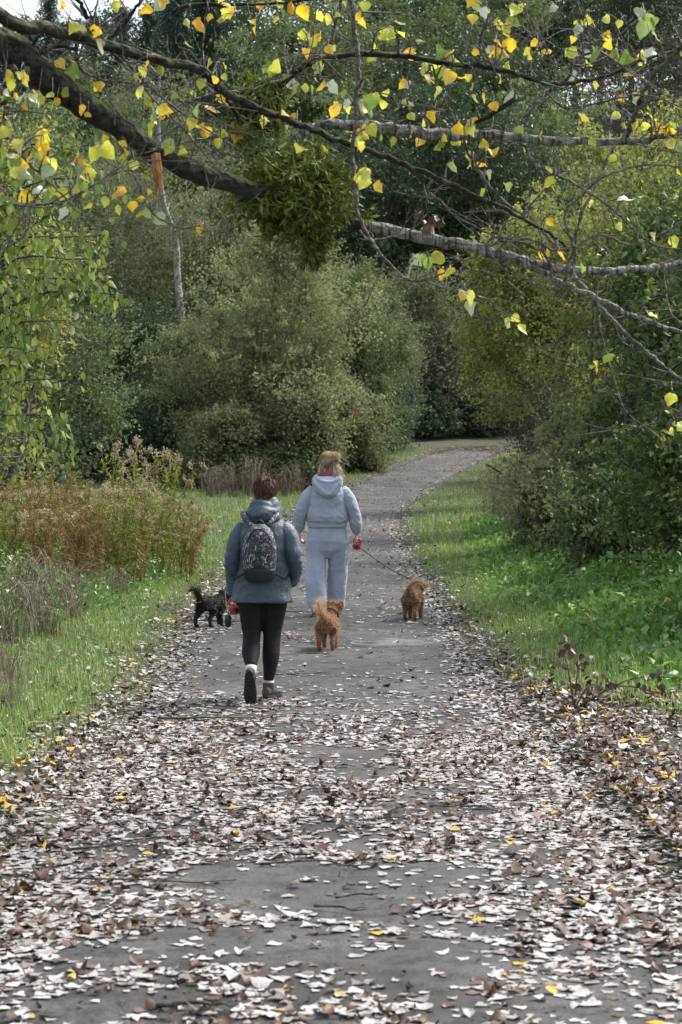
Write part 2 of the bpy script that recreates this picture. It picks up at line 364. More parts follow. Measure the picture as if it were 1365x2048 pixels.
def wob(x, y):
    return 0.5 * np.sin(x * 1.7 + y * 0.9 + 1) * np.sin(y * 1.3 - x * .6) + 0.3 * np.sin(x * 4.1 + 2) * np.sin(y * 3.7 + x)
def ground_z(x, y, d=None):
    x = np.asarray(x, dtype=float); y = np.asarray(y, dtype=float)
    if d is None: d = path_dist(x, y)[0].reshape(x.shape)
    e = np.clip((d - PATH_W + 0.12) / 0.35, 0, 1); e = e * e * (3 - 2 * e)
    return base_z(x, y) - 0.06 + e * (0.085 + 0.035 * wob(x, y)) + np.clip((d - 1.8) / 2, 0, 1) * 0.06
def surf_z(x, y):
    """top of path or ground"""
    x = np.asarray(x, dtype=float); y = np.asarray(y, dtype=float)
    d = path_dist(x, y)[0].reshape(x.shape)
    p = base_z(x, y) - 0.025 * np.clip(d / PATH_W, 0, 1) ** 2
    return np.where(d < PATH_W, np.maximum(p, ground_z(x, y, d)), ground_z(x, y, d))

xs = np.unique(np.concatenate([np.arange(-160, -20, 6), np.arange(-20, -6, 1.0), np.arange(-6, 9, .25), np.arange(9, 24, 1.0), np.arange(24, 161, 6)]))
ysg = np.unique(np.concatenate([np.arange(-30, 0, 3), np.arange(0, 32, .28), np.arange(32, 104, .5), np.arange(104, 220, 3), np.arange(220, 421, 20)]))
X, Y = np.meshgrid(xs, ysg); Z = ground_z(X, Y)
nx, ny = len(xs), len(ysg)
i = np.arange(ny - 1)[:, None] * nx; j = np.arange(nx - 1)[None]
Q = np.stack([i + j, i + j + 1, i + nx + j + 1, i + nx + j], -1).reshape(-1, 4)
m, n, l, b = new_mat('ground_soil')
tc = n.new('ShaderNodeTexCoord')
t = n.new('ShaderNodeTexNoise'); t.inputs['Scale'].default_value = 1.6; t.inputs['Detail'].default_value = 9; t.inputs['Roughness'].default_value = .7
l.new(tc.outputs['Object'], t.inputs['Vector'])
r = ramp(n, [(0.35, (0.035, 0.027, 0.018)), (0.5, (0.038, 0.045, 0.016)), (0.7, (0.05, 0.075, 0.02))]); l.new(t.outputs[0], r.inputs[0]); l.new(r.outputs[0], b.inputs['Base Color'])
b.inputs['Roughness'].default_value = 0.9
t2 = n.new('ShaderNodeTexNoise'); t2.inputs['Scale'].default_value = 30; t2.inputs['Detail'].default_value = 6; l.new(tc.outputs['Object'], t2.inputs['Vector'])
bp = n.new('ShaderNodeBump'); bp.inputs['Distance'].default_value = .05; l.new(t2.outputs[0], bp.inputs['Height']); l.new(bp.outputs[0], b.inputs['Normal'])
g = link('ground', make_mesh('ground', np.stack([X, Y, Z], -1).reshape(-1, 3), [Q], True), m); g['kind'] = 'structure'

# path strip
pc = _pc; tg = norm(np.gradient(pc, axis=0)); nrm = np.stack([tg[:, 1], -tg[:, 0]], -1)
off = np.linspace(-1, 1, 27)
Pv = []
for k in range(len(pc)):
    we = PATH_W + 0.03 * math.sin(pc[k, 1] * .8) + 0.02 * math.sin(pc[k, 1] * 2.3 + 1)
    for o_ in off:
        p = pc[k] + nrm[k] * o_ * we
        zz = float(np.interp(p[1], _ys, _zp)) - 0.025 * o_ * o_ + 0.006 * wob(p[0] * 2, p[1] * 1.4)
        if abs(o_) == 1: zz -= 0.10
        Pv.append((p[0], p[1], zz))
i = np.arange(len(pc) - 1)[:, None] * 27; j = np.arange(26)[None]
Q = np.stack([i + j, i + j + 1, i + 28 + j, i + 27 + j], -1).reshape(-1, 4)
m, n, l, b = new_mat('worn_tarmac')
tc = n.new('ShaderNodeTexCoord')
def tn(scale, detail=6, rough=.6, vec=None):
    t = n.new('ShaderNodeTexNoise'); t.inputs['Scale'].default_value = scale; t.inputs['Detail'].default_value = detail; t.inputs['Roughness'].default_value = rough
    l.new(vec or tc.outputs['Object'], t.inputs['Vector']); return t
big = tn(0.9, 8, .65); fine = tn(75, 5, .75); mid = tn(7, 9, .75)
r = ramp(n, [(0.34, (0.034, 0.032, 0.030)), (0.5, (0.080, 0.078, 0.076)), (0.66, (0.135, 0.132, 0.129))]); l.new(big.outputs[0], r.inputs[0])
r2 = ramp(n, [(0.36, (0.28, 0.27, 0.26)), (0.54, (1, 1, 1)), (0.72, (1.0, 1.0, 1.0))]); l.new(mid.outputs[0], r2.inputs[0])
r3 = ramp(n, [(0.34, (0.35, 0.35, 0.35)), (0.5, (.9, .9, .9)), (0.68, (1.6, 1.6, 1.6))]); l.new(fine.outputs[0], r3.inputs[0])
mx = n.new('ShaderNodeMix'); mx.data_type = 'RGBA'; mx.blend_type = 'MULTIPLY'; mx.inputs[0].default_value = .8
l.new(r.outputs[0], mx.inputs[6]); l.new(r2.outputs[0], mx.inputs[7])
mx2 = n.new('ShaderNodeMix'); mx2.data_type = 'RGBA'; mx2.blend_type = 'MULTIPLY'; mx2.inputs[0].default_value = .7
l.new(mx.outputs[2], mx2.inputs[6]); l.new(r3.outputs[0], mx2.inputs[7])
# cracks
wv = n.new('ShaderNodeMix'); wv.data_type = 'RGBA'; wv.inputs[0].default_value = .3
l.new(tc.outputs['Object'], wv.inputs[6]); l.new(tn(2.5, 5).outputs['Color'], wv.inputs[7])
vo = n.new('ShaderNodeTexVoronoi'); vo.feature = 'DISTANCE_TO_EDGE'; vo.inputs['Scale'].default_value = .8; l.new(wv.outputs[2], vo.inputs['Vector'])
rc = ramp(n, [(0.0, (0.3, 0.29, 0.27)), (0.012, (1, 1, 1))]); l.new(vo.outputs['Distance'], rc.inputs[0])
mx3 = n.new('ShaderNodeMix'); mx3.data_type = 'RGBA'; mx3.blend_type = 'MULTIPLY'; mx3.inputs[0].default_value = .4
l.new(mx2.outputs[2], mx3.inputs[6]); l.new(rc.outputs[0], mx3.inputs[7])
l.new(mx3.outputs[2], b.inputs['Base Color'])
b.inputs['Specular IOR Level'].default_value = .22
rr = ramp(n, [(0.35, (0.62, 0.62, 0.62)), (0.65, (0.9, 0.9, 0.9))]); l.new(big.outputs[0], rr.inputs[0]); l.new(rr.outputs[0], b.inputs['Roughness'])
bp = n.new('ShaderNodeBump'); bp.inputs['Strength'].default_value = .8; bp.inputs['Distance'].default_value = .010
l.new(fine.outputs[0], bp.inputs['Height']); l.new(bp.outputs[0], b.inputs['Normal'])
pth = link('path', make_mesh('path', Pv, [Q], True), m); pth['kind'] = 'structure'

# damp patch on the tarmac
def sheet(name, outline, mat, lift):
    o = np.asarray(outline); c = o.mean(0); rings = [0.0, .5, 1.0]; V = [(*c, float(surf_z(c[0], c[1])) + lift)]
    for f in rings[1:]:
        for q in c + (o - c) * f: V.append((q[0], q[1], float(surf_z(q[0], q[1])) + lift))
    k = len(o); a = np.arange(k); bq = (a + 1) % k
    T = np.stack([np.zeros(k, int), 1 + a, 1 + bq], -1); Qd = np.stack([1 + a, 1 + k + a, 1 + k + bq, 1 + bq], -1)
    return link(name, make_mesh(name, V, [T, Qd], True), mat)
mw, n, l, b = new_mat('wet_tarmac')
b.inputs['Base Color'].default_value = (.06, .06, .063, 1); b.inputs['Roughness'].default_value = .5; b.inputs['Specular IOR Level'].default_value = 1.0
tc = n.new('ShaderNodeTexCoord'); mp = n.new('ShaderNodeMapping'); mp.vector_type = 'TEXTURE'; mp.inputs['Location'].default_value = (px_pud := (795 - CX) / F_PX * 18.4, 18.35, 0); mp.inputs['Scale'].default_value = (.62, .62, 1e3)
l.new(tc.outputs['Object'], mp.inputs[0]); ln_ = n.new('ShaderNodeVectorMath'); ln_.operation = 'LENGTH'; l.new(mp.outputs[0], ln_.inputs[0])
t = n.new('ShaderNodeTexNoise'); t.inputs['Scale'].default_value = 5; t.inputs['Detail'].default_value = 7; l.new(tc.outputs['Object'], t.inputs['Vector'])
ad = n.new('ShaderNodeMath'); ad.operation = 'MULTIPLY_ADD'; ad.inputs[1].default_value = 1.5; l.new(t.outputs[0], ad.inputs[0]); l.new(ln_.outputs['Value'], ad.inputs[2])
rp = ramp(n, [(0.0, (1, 1, 1)), (1.0, (0, 0, 0))]); mr = n.new('ShaderNodeMapRange'); mr.inputs['From Min'].default_value = 1.05; mr.inputs['From Max'].default_value = 1.5; l.new(ad.outputs[0], mr.inputs[0])
tb_ = n.new('ShaderNodeBsdfTransparent'); ms = n.new('ShaderNodeMixShader'); l.new(mr.outputs[0], ms.inputs[0]); l.new(b.outputs[0], ms.inputs[1]); l.new(tb_.outputs[0], ms.inputs[2]); l.new(ms.outputs[0], n['Material Output'].inputs[0])
ang = np.linspace(0, 2 * np.pi, 40, endpoint=False)
rad = 1 + .25 * np.sin(3 * ang + 1) + .15 * np.sin(7 * ang) + .1 * np.sin(11 * ang + 2)
pw = at(795, 1287, 18.4)
pu = sheet('puddle', np.stack([pw[0] + (.8 * rad) * np.cos(ang), 18.35 + .7 * rad * np.sin(ang) + .12 * np.cos(ang)], -1), mw, .007); pu['kind'] = 'structure'

# ------------------------------------------------------------------ leaf clouds
def leaf_arrays(P, size, rng, aspect=0.55, droop=0.2, up=0.3, fold=0.18, out=None, dirs=None):
    """diamond leaves, two faces each, folded along the midrib"""
    N = len(P); size = np.broadcast_to(size, N)[:, None]
    a = rng.normal(size=(N, 3)) if dirs is None else dirs + rng.normal(size=(N, 3)) * .35
    if out is not None: a = a + out * .7
    a[:, 2] -= droop; a = norm(a)
    nn = rng.normal(size=(N, 3)); nn[:, 2] += up; b = norm(np.cross(nn, a)); c = np.cross(a, b)
    L = a * size; Wd = b * size * aspect * .5; F = c * size * fold
    V = np.stack([P, P + L * .45 + Wd + F, P + L, P + L * .45 - Wd + F], 1).reshape(-1, 3)
    k = np.arange(N)[:, None] * 4
    T = np.concatenate([k + [0, 1, 2], k + [0, 2, 3]])
    return V, T

def leaf_cloud(name, P, size, mat, rng, parent=None, tint=None, smooth=False, **kw):
    V, T = leaf_arrays(P, size, rng, **kw)
    t = rng.random(len(P)) if tint is None else tint
    return link(name, make_mesh(name, V, [T], smooth, np.repeat(t, 4)), mat, parent)

def crown_points(rng, n, lobes, ncl, sig, shell=0.55, flat=0.6):
    lobes = [np.asarray(q, dtype=float) for q in lobes]
    w = np.array([q[3] * q[4] + q[4] * q[5] + q[3] * q[5] for q in lobes]); w /= w.sum()
    k = rng.choice(len(lobes), ncl, p=w)
    L = np.array(lobes)[k]
    d = norm(rng.normal(size=(ncl, 3))); rr = shell + (1 - shell) * rng.random((ncl, 1)) ** .6
    rr *= 1 + .13 * rng.normal(size=(ncl, 1))
    C = L[:, :3] + d * rr * L[:, 3:]
    pick = rng.integers(0, ncl, n)
    s = sig * (0.6 + .8 * rng.random((ncl, 1)))[pick]
    P = C[pick] + rng.normal(size=(n, 3)) * s * [1, 1, flat]
    tc_ = np.clip(rng.normal(.5, .22, ncl), 0, 1)[pick]
    return P, C, d[pick], tc_

def make_plant(name, label, cat, loc, lobes, n, ncl, sig, size, leaf, bark, seed, stems=6, trunk=0.0, trunk_h=1.0,
               twigs=120, tmix=0.5, group=None, stem_r=.05, shell=.55, aspect=.55, up=.3, droop=.2, lean=(0, 0), sprays=0, spray_l=.9):
    g = np.random.default_rng(seed)
    root = empty(name, loc); tag(root, label, cat, group)
    if sprays:   # uneven outline: each mass carries smaller masses on its flanks
        more = []
        for q in lobes:
            q = np.array(q, float)
            for _ in range(5):
                d = norm(g.normal(size=3) + [0, -.25, .35]); r_ = q[3:] * (.28 + .24 * g.random()); more.append((*(q[:3] + d * q[3:] * .82), *r_))
        lobes = [(*q[:3], *(np.array(q[3:]) * .86)) for q in lobes] + more
    n = int(n * .86); size = size * 1.06
    P, C, out, tcl = crown_points(g, n, lobes, ncl, sig, shell)
    ok = P[:, 2] > 0.05; P, out, tcl = P[ok], out[ok], tcl[ok]
    wood = MB()
    if trunk > 0:
        top = np.array([lean[0], lean[1], trunk_h])
        pts = spline([(0, 0, -.3), (lean[0] * .3 + .05, lean[1] * .3, trunk_h * .45), top, top + [lean[0] * .3, 0, trunk_h * .5]], 10)
        wood.tube(pts, np.linspace(trunk * 1.25, trunk * .35, 10), 9)
        starts = pts[5:8]
    else:
        starts = np.array([[0, 0, -.1]])
    order = g.permutation(len(C))
    for k in order[:stems]:
        s = starts[g.integers(len(starts))] + (0 if trunk else g.normal(size=3) * [.25, .25, 0])
        e = C[k]; mid = s * .5 + e * .5 + [0, 0, .15 * np.linalg.norm(e - s)] + g.normal(size=3) * .12 * np.linalg.norm(e - s)
        pts = spline([s, mid, e], 8)
        wood.tube(pts, np.linspace(trunk * .45 if trunk else stem_r, stem_r * .15, 8), 6)
        for q in range(3):
            a0 = pts[g.integers(3, 7)]; e2 = C[order[g.integers(len(C))]]
            e2 = a0 + (e2 - a0) * min(1, 1.4 / max(.1, np.linalg.norm(e2 - a0)))
            wood.tube(spline([a0, (a0 + e2) / 2 + g.normal(size=3) * .1, e2], 5), np.linspace(stem_r * .35, stem_r * .08, 5), 4, cap=False)
    for k in g.integers(0, len(C), twigs):
        c = C[k]; d = norm(c - np.array([0, 0, c[2] * .6]) + g.normal(size=3) * np.linalg.norm(c) * .4)
        ln = .35 + .9 * g.random()
        wood.tube(spline([c - d * ln * .6, c + g.normal(size=3) * .06, c + d * ln * .55 + [0, 0, -.05 * ln]], 4), [.018, .012, .008, .004], 3, cap=False)
    if sprays:
        zt = C[:, 2].max(); pr = (np.clip(C[:, 2], .02, None) / zt) ** 1.2; pr /= pr.sum(); PS = []; OS = []; TS = []
        for k in g.choice(len(C), sprays, p=pr):
            ln = spray_l * (.5 + g.random()); d = norm(out[0] * 0 + (C[k] - np.array([0, 0, zt * .35])) / np.linalg.norm(C[k] - np.array([0, 0, zt * .35])) + np.array([0, 0, .9]) + g.normal(size=3) * .45)
            q = spline([C[k] - d * .2, C[k] + d * ln * .5, C[k] + d * ln + [d[0] * .2 * ln, d[1] * .2 * ln, -.25 * ln]], 7); wood.tube(q, np.linspace(.010, .002, 7), 3, cap=False)
            m_ = int(26 * ln / size * .1) + 8; i_ = g.integers(1, 6, m_); f_ = g.random((m_, 1)); PS.append(q[i_] * (1 - f_) + q[i_ + 1] * f_ + g.normal(size=(m_, 3)) * size * .55); OS.append(np.tile(d * .5, (m_, 1))); TS.append(np.full(m_, np.clip(g.normal(.75, .2), 0, 1)))
        P = np.concatenate([P] + PS); out = np.concatenate([out] + OS); tcl = np.concatenate([tcl] + TS)
    wood.build('trunk' if trunk else 'stem', bark, root)
    tint = np.clip(tcl * tmix + g.random(len(P)) * (1 - tmix), 0, 1)
    leaf_cloud('crown', P, size * (.6 + .8 * g.random(len(P))), leaf, g, root, tint, aspect=aspect, up=up, droop=droop, out=out)
    return root

def gl(x, y, dz=0.0):
    return (x, y, float(ground_z(np.array([x]), np.array([y]))[0]) + dz)

# ------------------------------------------------------------------ hillside forest
def tree_kind(name, label, leaf, bark, seed, h, rad, n, size, low=.25):
    g = np.random.default_rng(seed)
    lobes = []
    for k in range(9):
        a = g.random() * 6.28; rr = rad * .55 * math.sqrt(g.random()); z = h * (low + (0.95 - low) * (k + .5) / 9)
        s = rad * (.75 - .35 * abs((k + .5) / 9 - .4))
        lobes.append((rr * math.cos(a), rr * math.sin(a), z, s, s, s * .75))
    return make_plant(name, label, 'tree', (0, 0, 0), lobes, n, 260, .42, size, leaf, bark, seed + 50, stems=14, trunk=.2, trunk_h=h * .5,
                      twigs=60, group='trees on the wooded hillside', stem_r=.07, tmix=.6)
G_H = 'trees on the wooded hillside'
k_dark = tree_kind('broadleaf_tree', 'dark green dense broadleaf tree on the wooded hillside', M['fol_dark'], M['bark_shrub'], 1, 16, 4.6, 17000, .24)
k_mid = tree_kind('broadleaf_tree', 'mid green leafy tree on the wooded hillside', M['fol_mid'], M['bark_shrub'], 2, 16, 4.4, 17000, .24)
k_oliv = tree_kind('broadleaf_tree', 'olive green tree with thin crown on the wooded hillside', M['fol_olive'], M['bark_shrub'], 3, 13, 4.0, 13000, .2)
k_grey = tree_kind('birch_tree', 'grey green drooping birch on the wooded hillside', M['fol_grey'], M['bark_birch'], 4, 14, 3.6, 15000, .18)
k_brn = tree_kind('bare_tree', 'greyish brown nearly bare tree on the wooded hillside', M['fol_brown'], M['bark_shrub'], 5, 14, 3.8, 6000, .16)
# conifer
def conifer(seed):
    g = np.random.default_rng(seed); root = empty('conifer_tree', (0, 0, 0)); tag(root, 'dark narrow conifer at the top of the hillside', 'tree', G_H)
    wood = MB(); wood.tube([(0, 0, -.3), (0, 0, 9), (0, 0, 18)], [.25, .15, .03], 8)
    Ps = []
    for k in range(150):
        z = 2 + 15.8 * (k / 150); ln = 3.6 * (1 - (z / 18.6)) ** .8 * (.65 + .6 * g.random()) + .25; a = k * 2.4 + g.random()
        d = np.array([math.cos(a), math.sin(a), 0]); pts = spline([(0, 0, z), d * ln * .5 + [0, 0, z + .1], d * ln + [0, 0, z - .35 * ln]], 6)
        wood.tube(pts, np.linspace(.04, .008, 6), 3, cap=False)
        m_ = int(40 + 60 * ln / 3); f = g.random(m_); Ps.append(d * ln * f[:, None] + [0, 0, 1] * (z - .3 * ln * f[:, None] ** 2) + g.normal(size=(m_, 3)) * [.22, .22, .15])
    wood.build('trunk', M['bark_shrub'], root); P = np.concatenate(Ps)
    leaf_cloud('crown', P, .32, M['fol_conifer'], g, root, aspect=.25, droop=.6)
    return root
k_con = conifer(9)
used = set(); k_label = {}
def place(k, u, Y, s=1.0, rz=None, sink=0.0, label=None):
    o = k if k.name not in used else copy_tree(k)
    used.add(k.name)
    x = (u - CX) / F_PX * Y
    p = gl(x, Y, -sink); o.location = p; o.rotation_euler = (0, 0, random.random() * 6.28 if rz is None else rz); o.scale = (s * (0.95 + .1 * random.random()), s, s)
    k_label.setdefault(k.name, k['label']); o['label'] = label or k_label[k.name]
    return o
for kk, u, Y, s, *rst in [
    # first row, just beyond the bend
    (k_dark, 760, 112, .95, None, 0, 'dark green tree straight above the middle of the path bend'), (k_dark, 880, 116, 1.0), (k_dark, 990, 112, .92, None, 0, 'dark green tree just left of the yellowing hawthorns'), (k_mid, 640, 118, .95, None, 0, 'mid green tree rising directly behind the mistletoe ball'), (k_dark, 830, 126, 1.1), (k_dark, 950, 130, 1.1),
    (k_oliv, 440, 104, 1.0, None, 0, 'pale olive tree just left of the mistletoe ball'), (k_grey, 420, 102, .85, None, 0, 'grey green drooping birch right of the white trunk'), (k_grey, 310, 106, .9, None, 0, 'grey green drooping birch left of the white trunk'), (k_grey, 230, 112, .9), (k_oliv, 520, 112, .9, None, 0, 'olive tree rising behind the big round bush'), (k_oliv, 130, 108, 1.0), (k_mid, 30, 112, 1.0, None, 0, 'mid green tree behind the cherry leaves at the left edge'), (k_brn, 160, 98, .8, None, 0, 'low bare brownish tree behind the willow thicket'),
    (k_mid, 1100, 118, 1.0), (k_oliv, 1210, 112, 1.0), (k_brn, 1330, 122, 1.0), (k_dark, 1050, 128, 1.05),
    # second and third rows up the slope
    (k_mid, 560, 135, 1.1), (k_mid, 690, 140, 1.15), (k_mid, 780, 150, 1.2), (k_dark, 470, 142, 1.0), (k_oliv, 380, 132, .95), (k_mid, 250, 130, 1.0), (k_oliv, 60, 132, 1.0), (k_dark, 140, 140, 1.0),
    (k_brn, 1130, 140, 1.1), (k_brn, 1240, 146, 1.1), (k_mid, 1000, 150, 1.1), (k_brn, 1350, 150, 1.2), (k_dark, 900, 158, 1.2), (k_dark, 1300, 165, 1.2),
    (k_con, 300, 150, 1.0), (k_con, 355, 154, 1.05), (k_con, 250, 158, .95), (k_con, 15, 150, .95), (k_con, 65, 155, .9), (k_con, 410, 165, 1.15), (k_con, 330, 165, 1.05), (k_con, 130, 160, .9), (k_con, 195, 162, .9), (k_con, 100, 170, 1.0), (k_con, 165, 150, .75), (k_dark, 240, 172, 1.0), (k_dark, 60, 172, 1.0), (k_dark, 400, 178, 1.2),
    (k_mid, 500, 165, 1.1), (k_mid, 620, 170, 1.2), (k_dark, 740, 175, 1.2), (k_dark, 1100, 172, 1.2), (k_brn, 1200, 175, 1.2), (k_mid, 1000, 178, 1.2), (k_dark, 850, 180, 1.2), (k_dark, 1390, 178, 1.2), (k_brn, 1150, 192, 1.3), (k_brn, 1260, 190, 1.35), (k_mid, 1200, 198, 1.4), (k_mid, 1320, 196, 1.4), (k_mid, 1080, 200, 1.4), (k_brn, 1380, 188, 1.3), (k_mid, 950, 200, 1.4)]:
    place(kk, u, Y, s, *rst)
    
# birch with white trunk seen behind the big bush
bt = empty('birch_tree', gl(-7.9, 96)); tag(bt, 'slender birch with a white trunk behind the big round bush', 'tree')
wd = MB(); hb = float(bt.location.z)
pts = spline([at(372, 720, 96), at(356, 560, 96), at(352, 480, 96), at(325, 390, 96), at(318, 250, 96), at(320, 120, 96)], 22) - np.array(bt.location)
pts = np.concatenate([[[.2, 0, -.3]], pts])
wd.tube(pts, np.linspace(.2, .05, 23), 8)
gb = np.random.default_rng(77); Pl = []
for k in range(34):
    s = pts[gb.integers(9, 22)]; a = gb.random() * 6.28; ln = 1.2 + 1.8 * gb.random()
    e = s + np.array([math.cos(a) * ln, math.sin(a) * ln, .5 - .3 * gb.random()]); tip = e + [.3 * math.cos(a), .3 * math.sin(a), -1.8]
    q = spline([s, (s + e) / 2 + [0, 0, .5], e, tip], 8); wd.tube(q, np.linspace(.04, .008, 8), 4, cap=False)
    f = q[gb.integers(3, 8, 220)] + gb.normal(size=(220, 3)) * [.28, .28, .5]; Pl.append(f)
wd.build('trunk', M['bark_birch'], bt); leaf_cloud('crown', np.concatenate(Pl), .13, M['fol_grey'], gb, bt, droop=.8)

# ------------------------------------------------------------------ shrubs in the middle distance
def px(u, Y): return (u - CX) / F_PX * Y
make_plant('hawthorn_bush', 'big round grey green bush left of the path bend', 'bush', gl(px(520, 66), 66),
    [(0, 0, 3.0, 3.1, 2.6, 2.9), (-1.6, -.8, 2.2, 2.0, 1.9, 2.1), (.6, -1.4, 2.4, 1.9, 1.4, 2.0), (1.2, -.2, 4.6, 2.1, 2.0, 2.5), (.3, .3, 6.5, 1.9, 1.7, 1.5)], 56000, 560, .26, .11, M['fol_bush'], M['bark_shrub'], 21, sprays=330, spray_l=0.90, stems=18, twigs=400)
make_plant('willow_bush', 'tall grey green bush beside the path bend', 'bush', gl(px(690, 76), 76),
    [(0, 0, 3.2, 2.4, 2.2, 3.0), (.8, 0, 2.2, 1.5, 1.8, 2.0), (-.6, .2, 5.6, 1.9, 1.8, 2.1)], 36000, 420, .26, .11, M['fol_mid'], M['bark_shrub'], 22, sprays=260, spray_l=0.90, stems=14, twigs=300)
make_plant('willow_bush', 'grey green bush with a soft rounded side closest to the bend', 'bush', gl(px(775, 88), 88),
    [(0, 0, 2.6, 1.3, 2.4, 2.6), (-.6, 1, 4.2, 1.9, 1.8, 2.2)], 26000, 420, .3, .1, M['fol_grey'], M['bark_shrub'], 23, sprays=140, spray_l=0.80, stems=10, twigs=160)
make_plant('hawthorn_bush', 'reddish olive bush rising behind the big round bush', 'bush', gl(px(620, 84), 84),
    [(0, 0, 5.6, 3.6, 2.4, 2.9), (-1, 0, 3.5, 3.0, 2.2, 2.5)], 26000, 520, .36, .12, M['fol_olive'], M['bark_shrub'], 24, sprays=180, spray_l=0.90, stems=12, twigs=300, tmix=.3)
make_plant('bramble_bush', 'lower grey green bramble at the foot of the big round bush', 'bush', gl(px(530, 62.4), 62.4),
    [(0, 0, .9, 2.0, 1.1, 1.2), (-1.5, .4, 1.0, 1.3, 1.2, 1.3), (.9, .2, 1.7, 1.2, 1.2, 1.3)], 28000, 300, .24, .10, M['fol_grey'], M['bark_shrub'], 25, sprays=150, spray_l=0.50, stems=10, twigs=220, aspect=.75)
make_plant('bramble_bush', 'grey green bramble mound beside the grass verge behind the fair haired walker', 'bush', gl(px(660, 71), 71),
    [(0, 0, 1.3, 1.7, 1.2, 1.7), (1.0, .9, 1.1, 1.1, 1.3, 1.4), (-.5, .3, 2.4, 1.3, 1.2, 1.3)], 30000, 280, .24, .10, M['fol_grey'], M['bark_shrub'], 26, sprays=140, spray_l=0.50, stems=9, twigs=220, aspect=.75)
make_plant('bramble_bush', 'small dark bramble at the inner side of the bend', 'bush', gl(px(765, 83), 83),
    [(0, 0, 1.2, 1.1, 1.8, 1.5), (.35, 1.5, 1.6, 1.0, 1.8, 1.5)], 17000, 260, .24, .1, M['fol_gloss'], M['bark_shrub'], 27, sprays=80, spray_l=0.50, stems=7, twigs=120, aspect=.75)
make_plant('willow_bush', 'shaded grey green willow thicket left of the big round bush', 'bush', gl(px(235, 80), 80),
    [(0, 0, 2.6, 2.6, 2.0, 2.8), (1.6, .4, 3.4, 2.0, 2.0, 2.6), (-2.6, 1, 3.2, 2.4, 2.0, 3.0)], 30000, 600, .3, .12, M['fol_dark'], M['bark_shrub'], 28, sprays=200, spray_l=0.90, stems=14, twigs=300)
make_plant('bramble_bush', 'low dark bramble mound behind the goldenrod clearing', 'bush', gl(px(215, 66), 66),
    [(0, 0, .7, 1.9, 1.2, 1.3), (1.3, 0, 1.2, 1.2, 1.1, 1.4)], 24000, 340, .22, .09, M['fol_gloss'], M['bark_shrub'], 29, sprays=90, spray_l=0.50, stems=8, twigs=120, aspect=.75)
make_plant('hawthorn_bush', 'leaning bush with light green sprays left of the big round bush', 'bush', gl(px(330, 68), 68),
    [(0, 0, 1.5, 1.4, 1.2, 1.7), (-.6, 0, 2.4, 1.1, 1.0, .9), (.5, 0, 3.6, 1.1, 1, 1.4)], 19000, 300, .25, .1, M['fol_mid'], M['bark_shrub'], 30, sprays=110, spray_l=0.70, stems=10, twigs=150)
# dark thicket closing the bend
make_plant('hawthorn_bush', 'dark brownish thicket facing the end of the path', 'bush', gl(3.9, 96.5),
    [(0, 0, 1.9, 1.9, 1.4, 2.1), (2.2, 1.4, 2.6, 2.2, 1.4, 2.7), (-1.2, .6, 3.2, 1.8, 1.6, 3.0)], 22000, 420, .3, .15, M['fol_brown'], M['bark_shrub'], 31, sprays=120, spray_l=0.90, stems=14, twigs=260)
make_plant('hawthorn_bush', 'dark thicket right of the path end under the yellow bush', 'bush', gl(9.6, 100.5),
    [(0, 0, 2.2, 2.8, 1.6, 2.4), (2.6, .4, 3.4, 2.6, 1.8, 3.0), (5.5, 0, 3.4, 2.6, 1.8, 3.2)], 22000, 420, .3, .15, M['fol_brown'], M['bark_shrub'], 32, sprays=140, spray_l=0.90, stems=14, twigs=260)
make_plant('willow_bush', 'grey green bush closing the view over the bend', 'bush', gl(3.6, 103),
    [(0, 0, 5.0, 2.6, 1.8, 3.0), (-1.5, .5, 3.6, 2.2, 1.8, 2.8)], 24000, 380, .36, .14, M['fol_grey'], M['bark_shrub'], 33, sprays=100, spray_l=0.90, stems=10, twigs=200)
make_plant('bramble_bush', 'low dark bramble under the thicket where the path turns away', 'bush', gl(6.6, 97.6),
    [(0, 0, .9, 2.2, .9, 1.2), (2.6, 1.0, 1.0, 2.0, .9, 1.3), (-2.6, -2.0, .9, 1.4, 1.0, 1.2)], 20000, 260, .22, .12, M['fol_gloss'], M['bark_shrub'], 34, sprays=80, spray_l=.5, stems=8, twigs=120, aspect=.75)
# right hand hawthorns
make_plant('hawthorn_tree', 'tall yellowing hawthorn on the right bank of the path', 'tree', gl(7.4, 40),
    [(0, 0, 4.6, 2.9, 2.4, 2.6), (-1.5, -.3, 6.0, 2.2, 2.0, 1.8), (1.0, 0, 7.2, 2.4, 2.0, 1.6), (-1.9, -.4, 4.0, 1.9, 1.6, 1.7), (-.2, -1.2, 3.0, 2.2, 1.4, 1.9)], 52000, 640, .22, .085, M['fol_yellow'], M['bark_shrub'], 41, sprays=420, spray_l=0.60, stems=18, twigs=600, trunk=.14, trunk_h=2.2)
make_plant('hawthorn_tree', 'yellow green hawthorn arching over the path bend', 'tree', gl(5.6, 53),
    [(0, 0, 4.4, 2.4, 2.0, 2.2), (-1.1, -.3, 5.4, 1.8, 1.7, 1.5), (-.9, -.4, 3.6, 1.7, 1.6, 1.5), (.8, 0, 6.6, 2.0, 1.8, 1.4)], 32000, 420, .22, .095, M['fol_yellow'], M['bark_shrub'], 42, sprays=260, spray_l=0.70, stems=16, twigs=420, trunk=.13, trunk_h=2.4)
make_plant('hawthorn_tree', 'olive hawthorn further back on the right bank', 'tree', gl(12.5, 62),
    [(0, 0, 5.4, 3.4, 2.4, 3.2), (-2.0, -.3, 7.2, 2.6, 2.0, 2.2), (1.0, 0, 8.4, 2.6, 2.0, 1.8)], 34000, 560, .32, .11, M['fol_olive'], M['bark_shrub'], 43, sprays=220, spray_l=0.90, stems=14, twigs=420, trunk=.15, trunk_h=2.6)
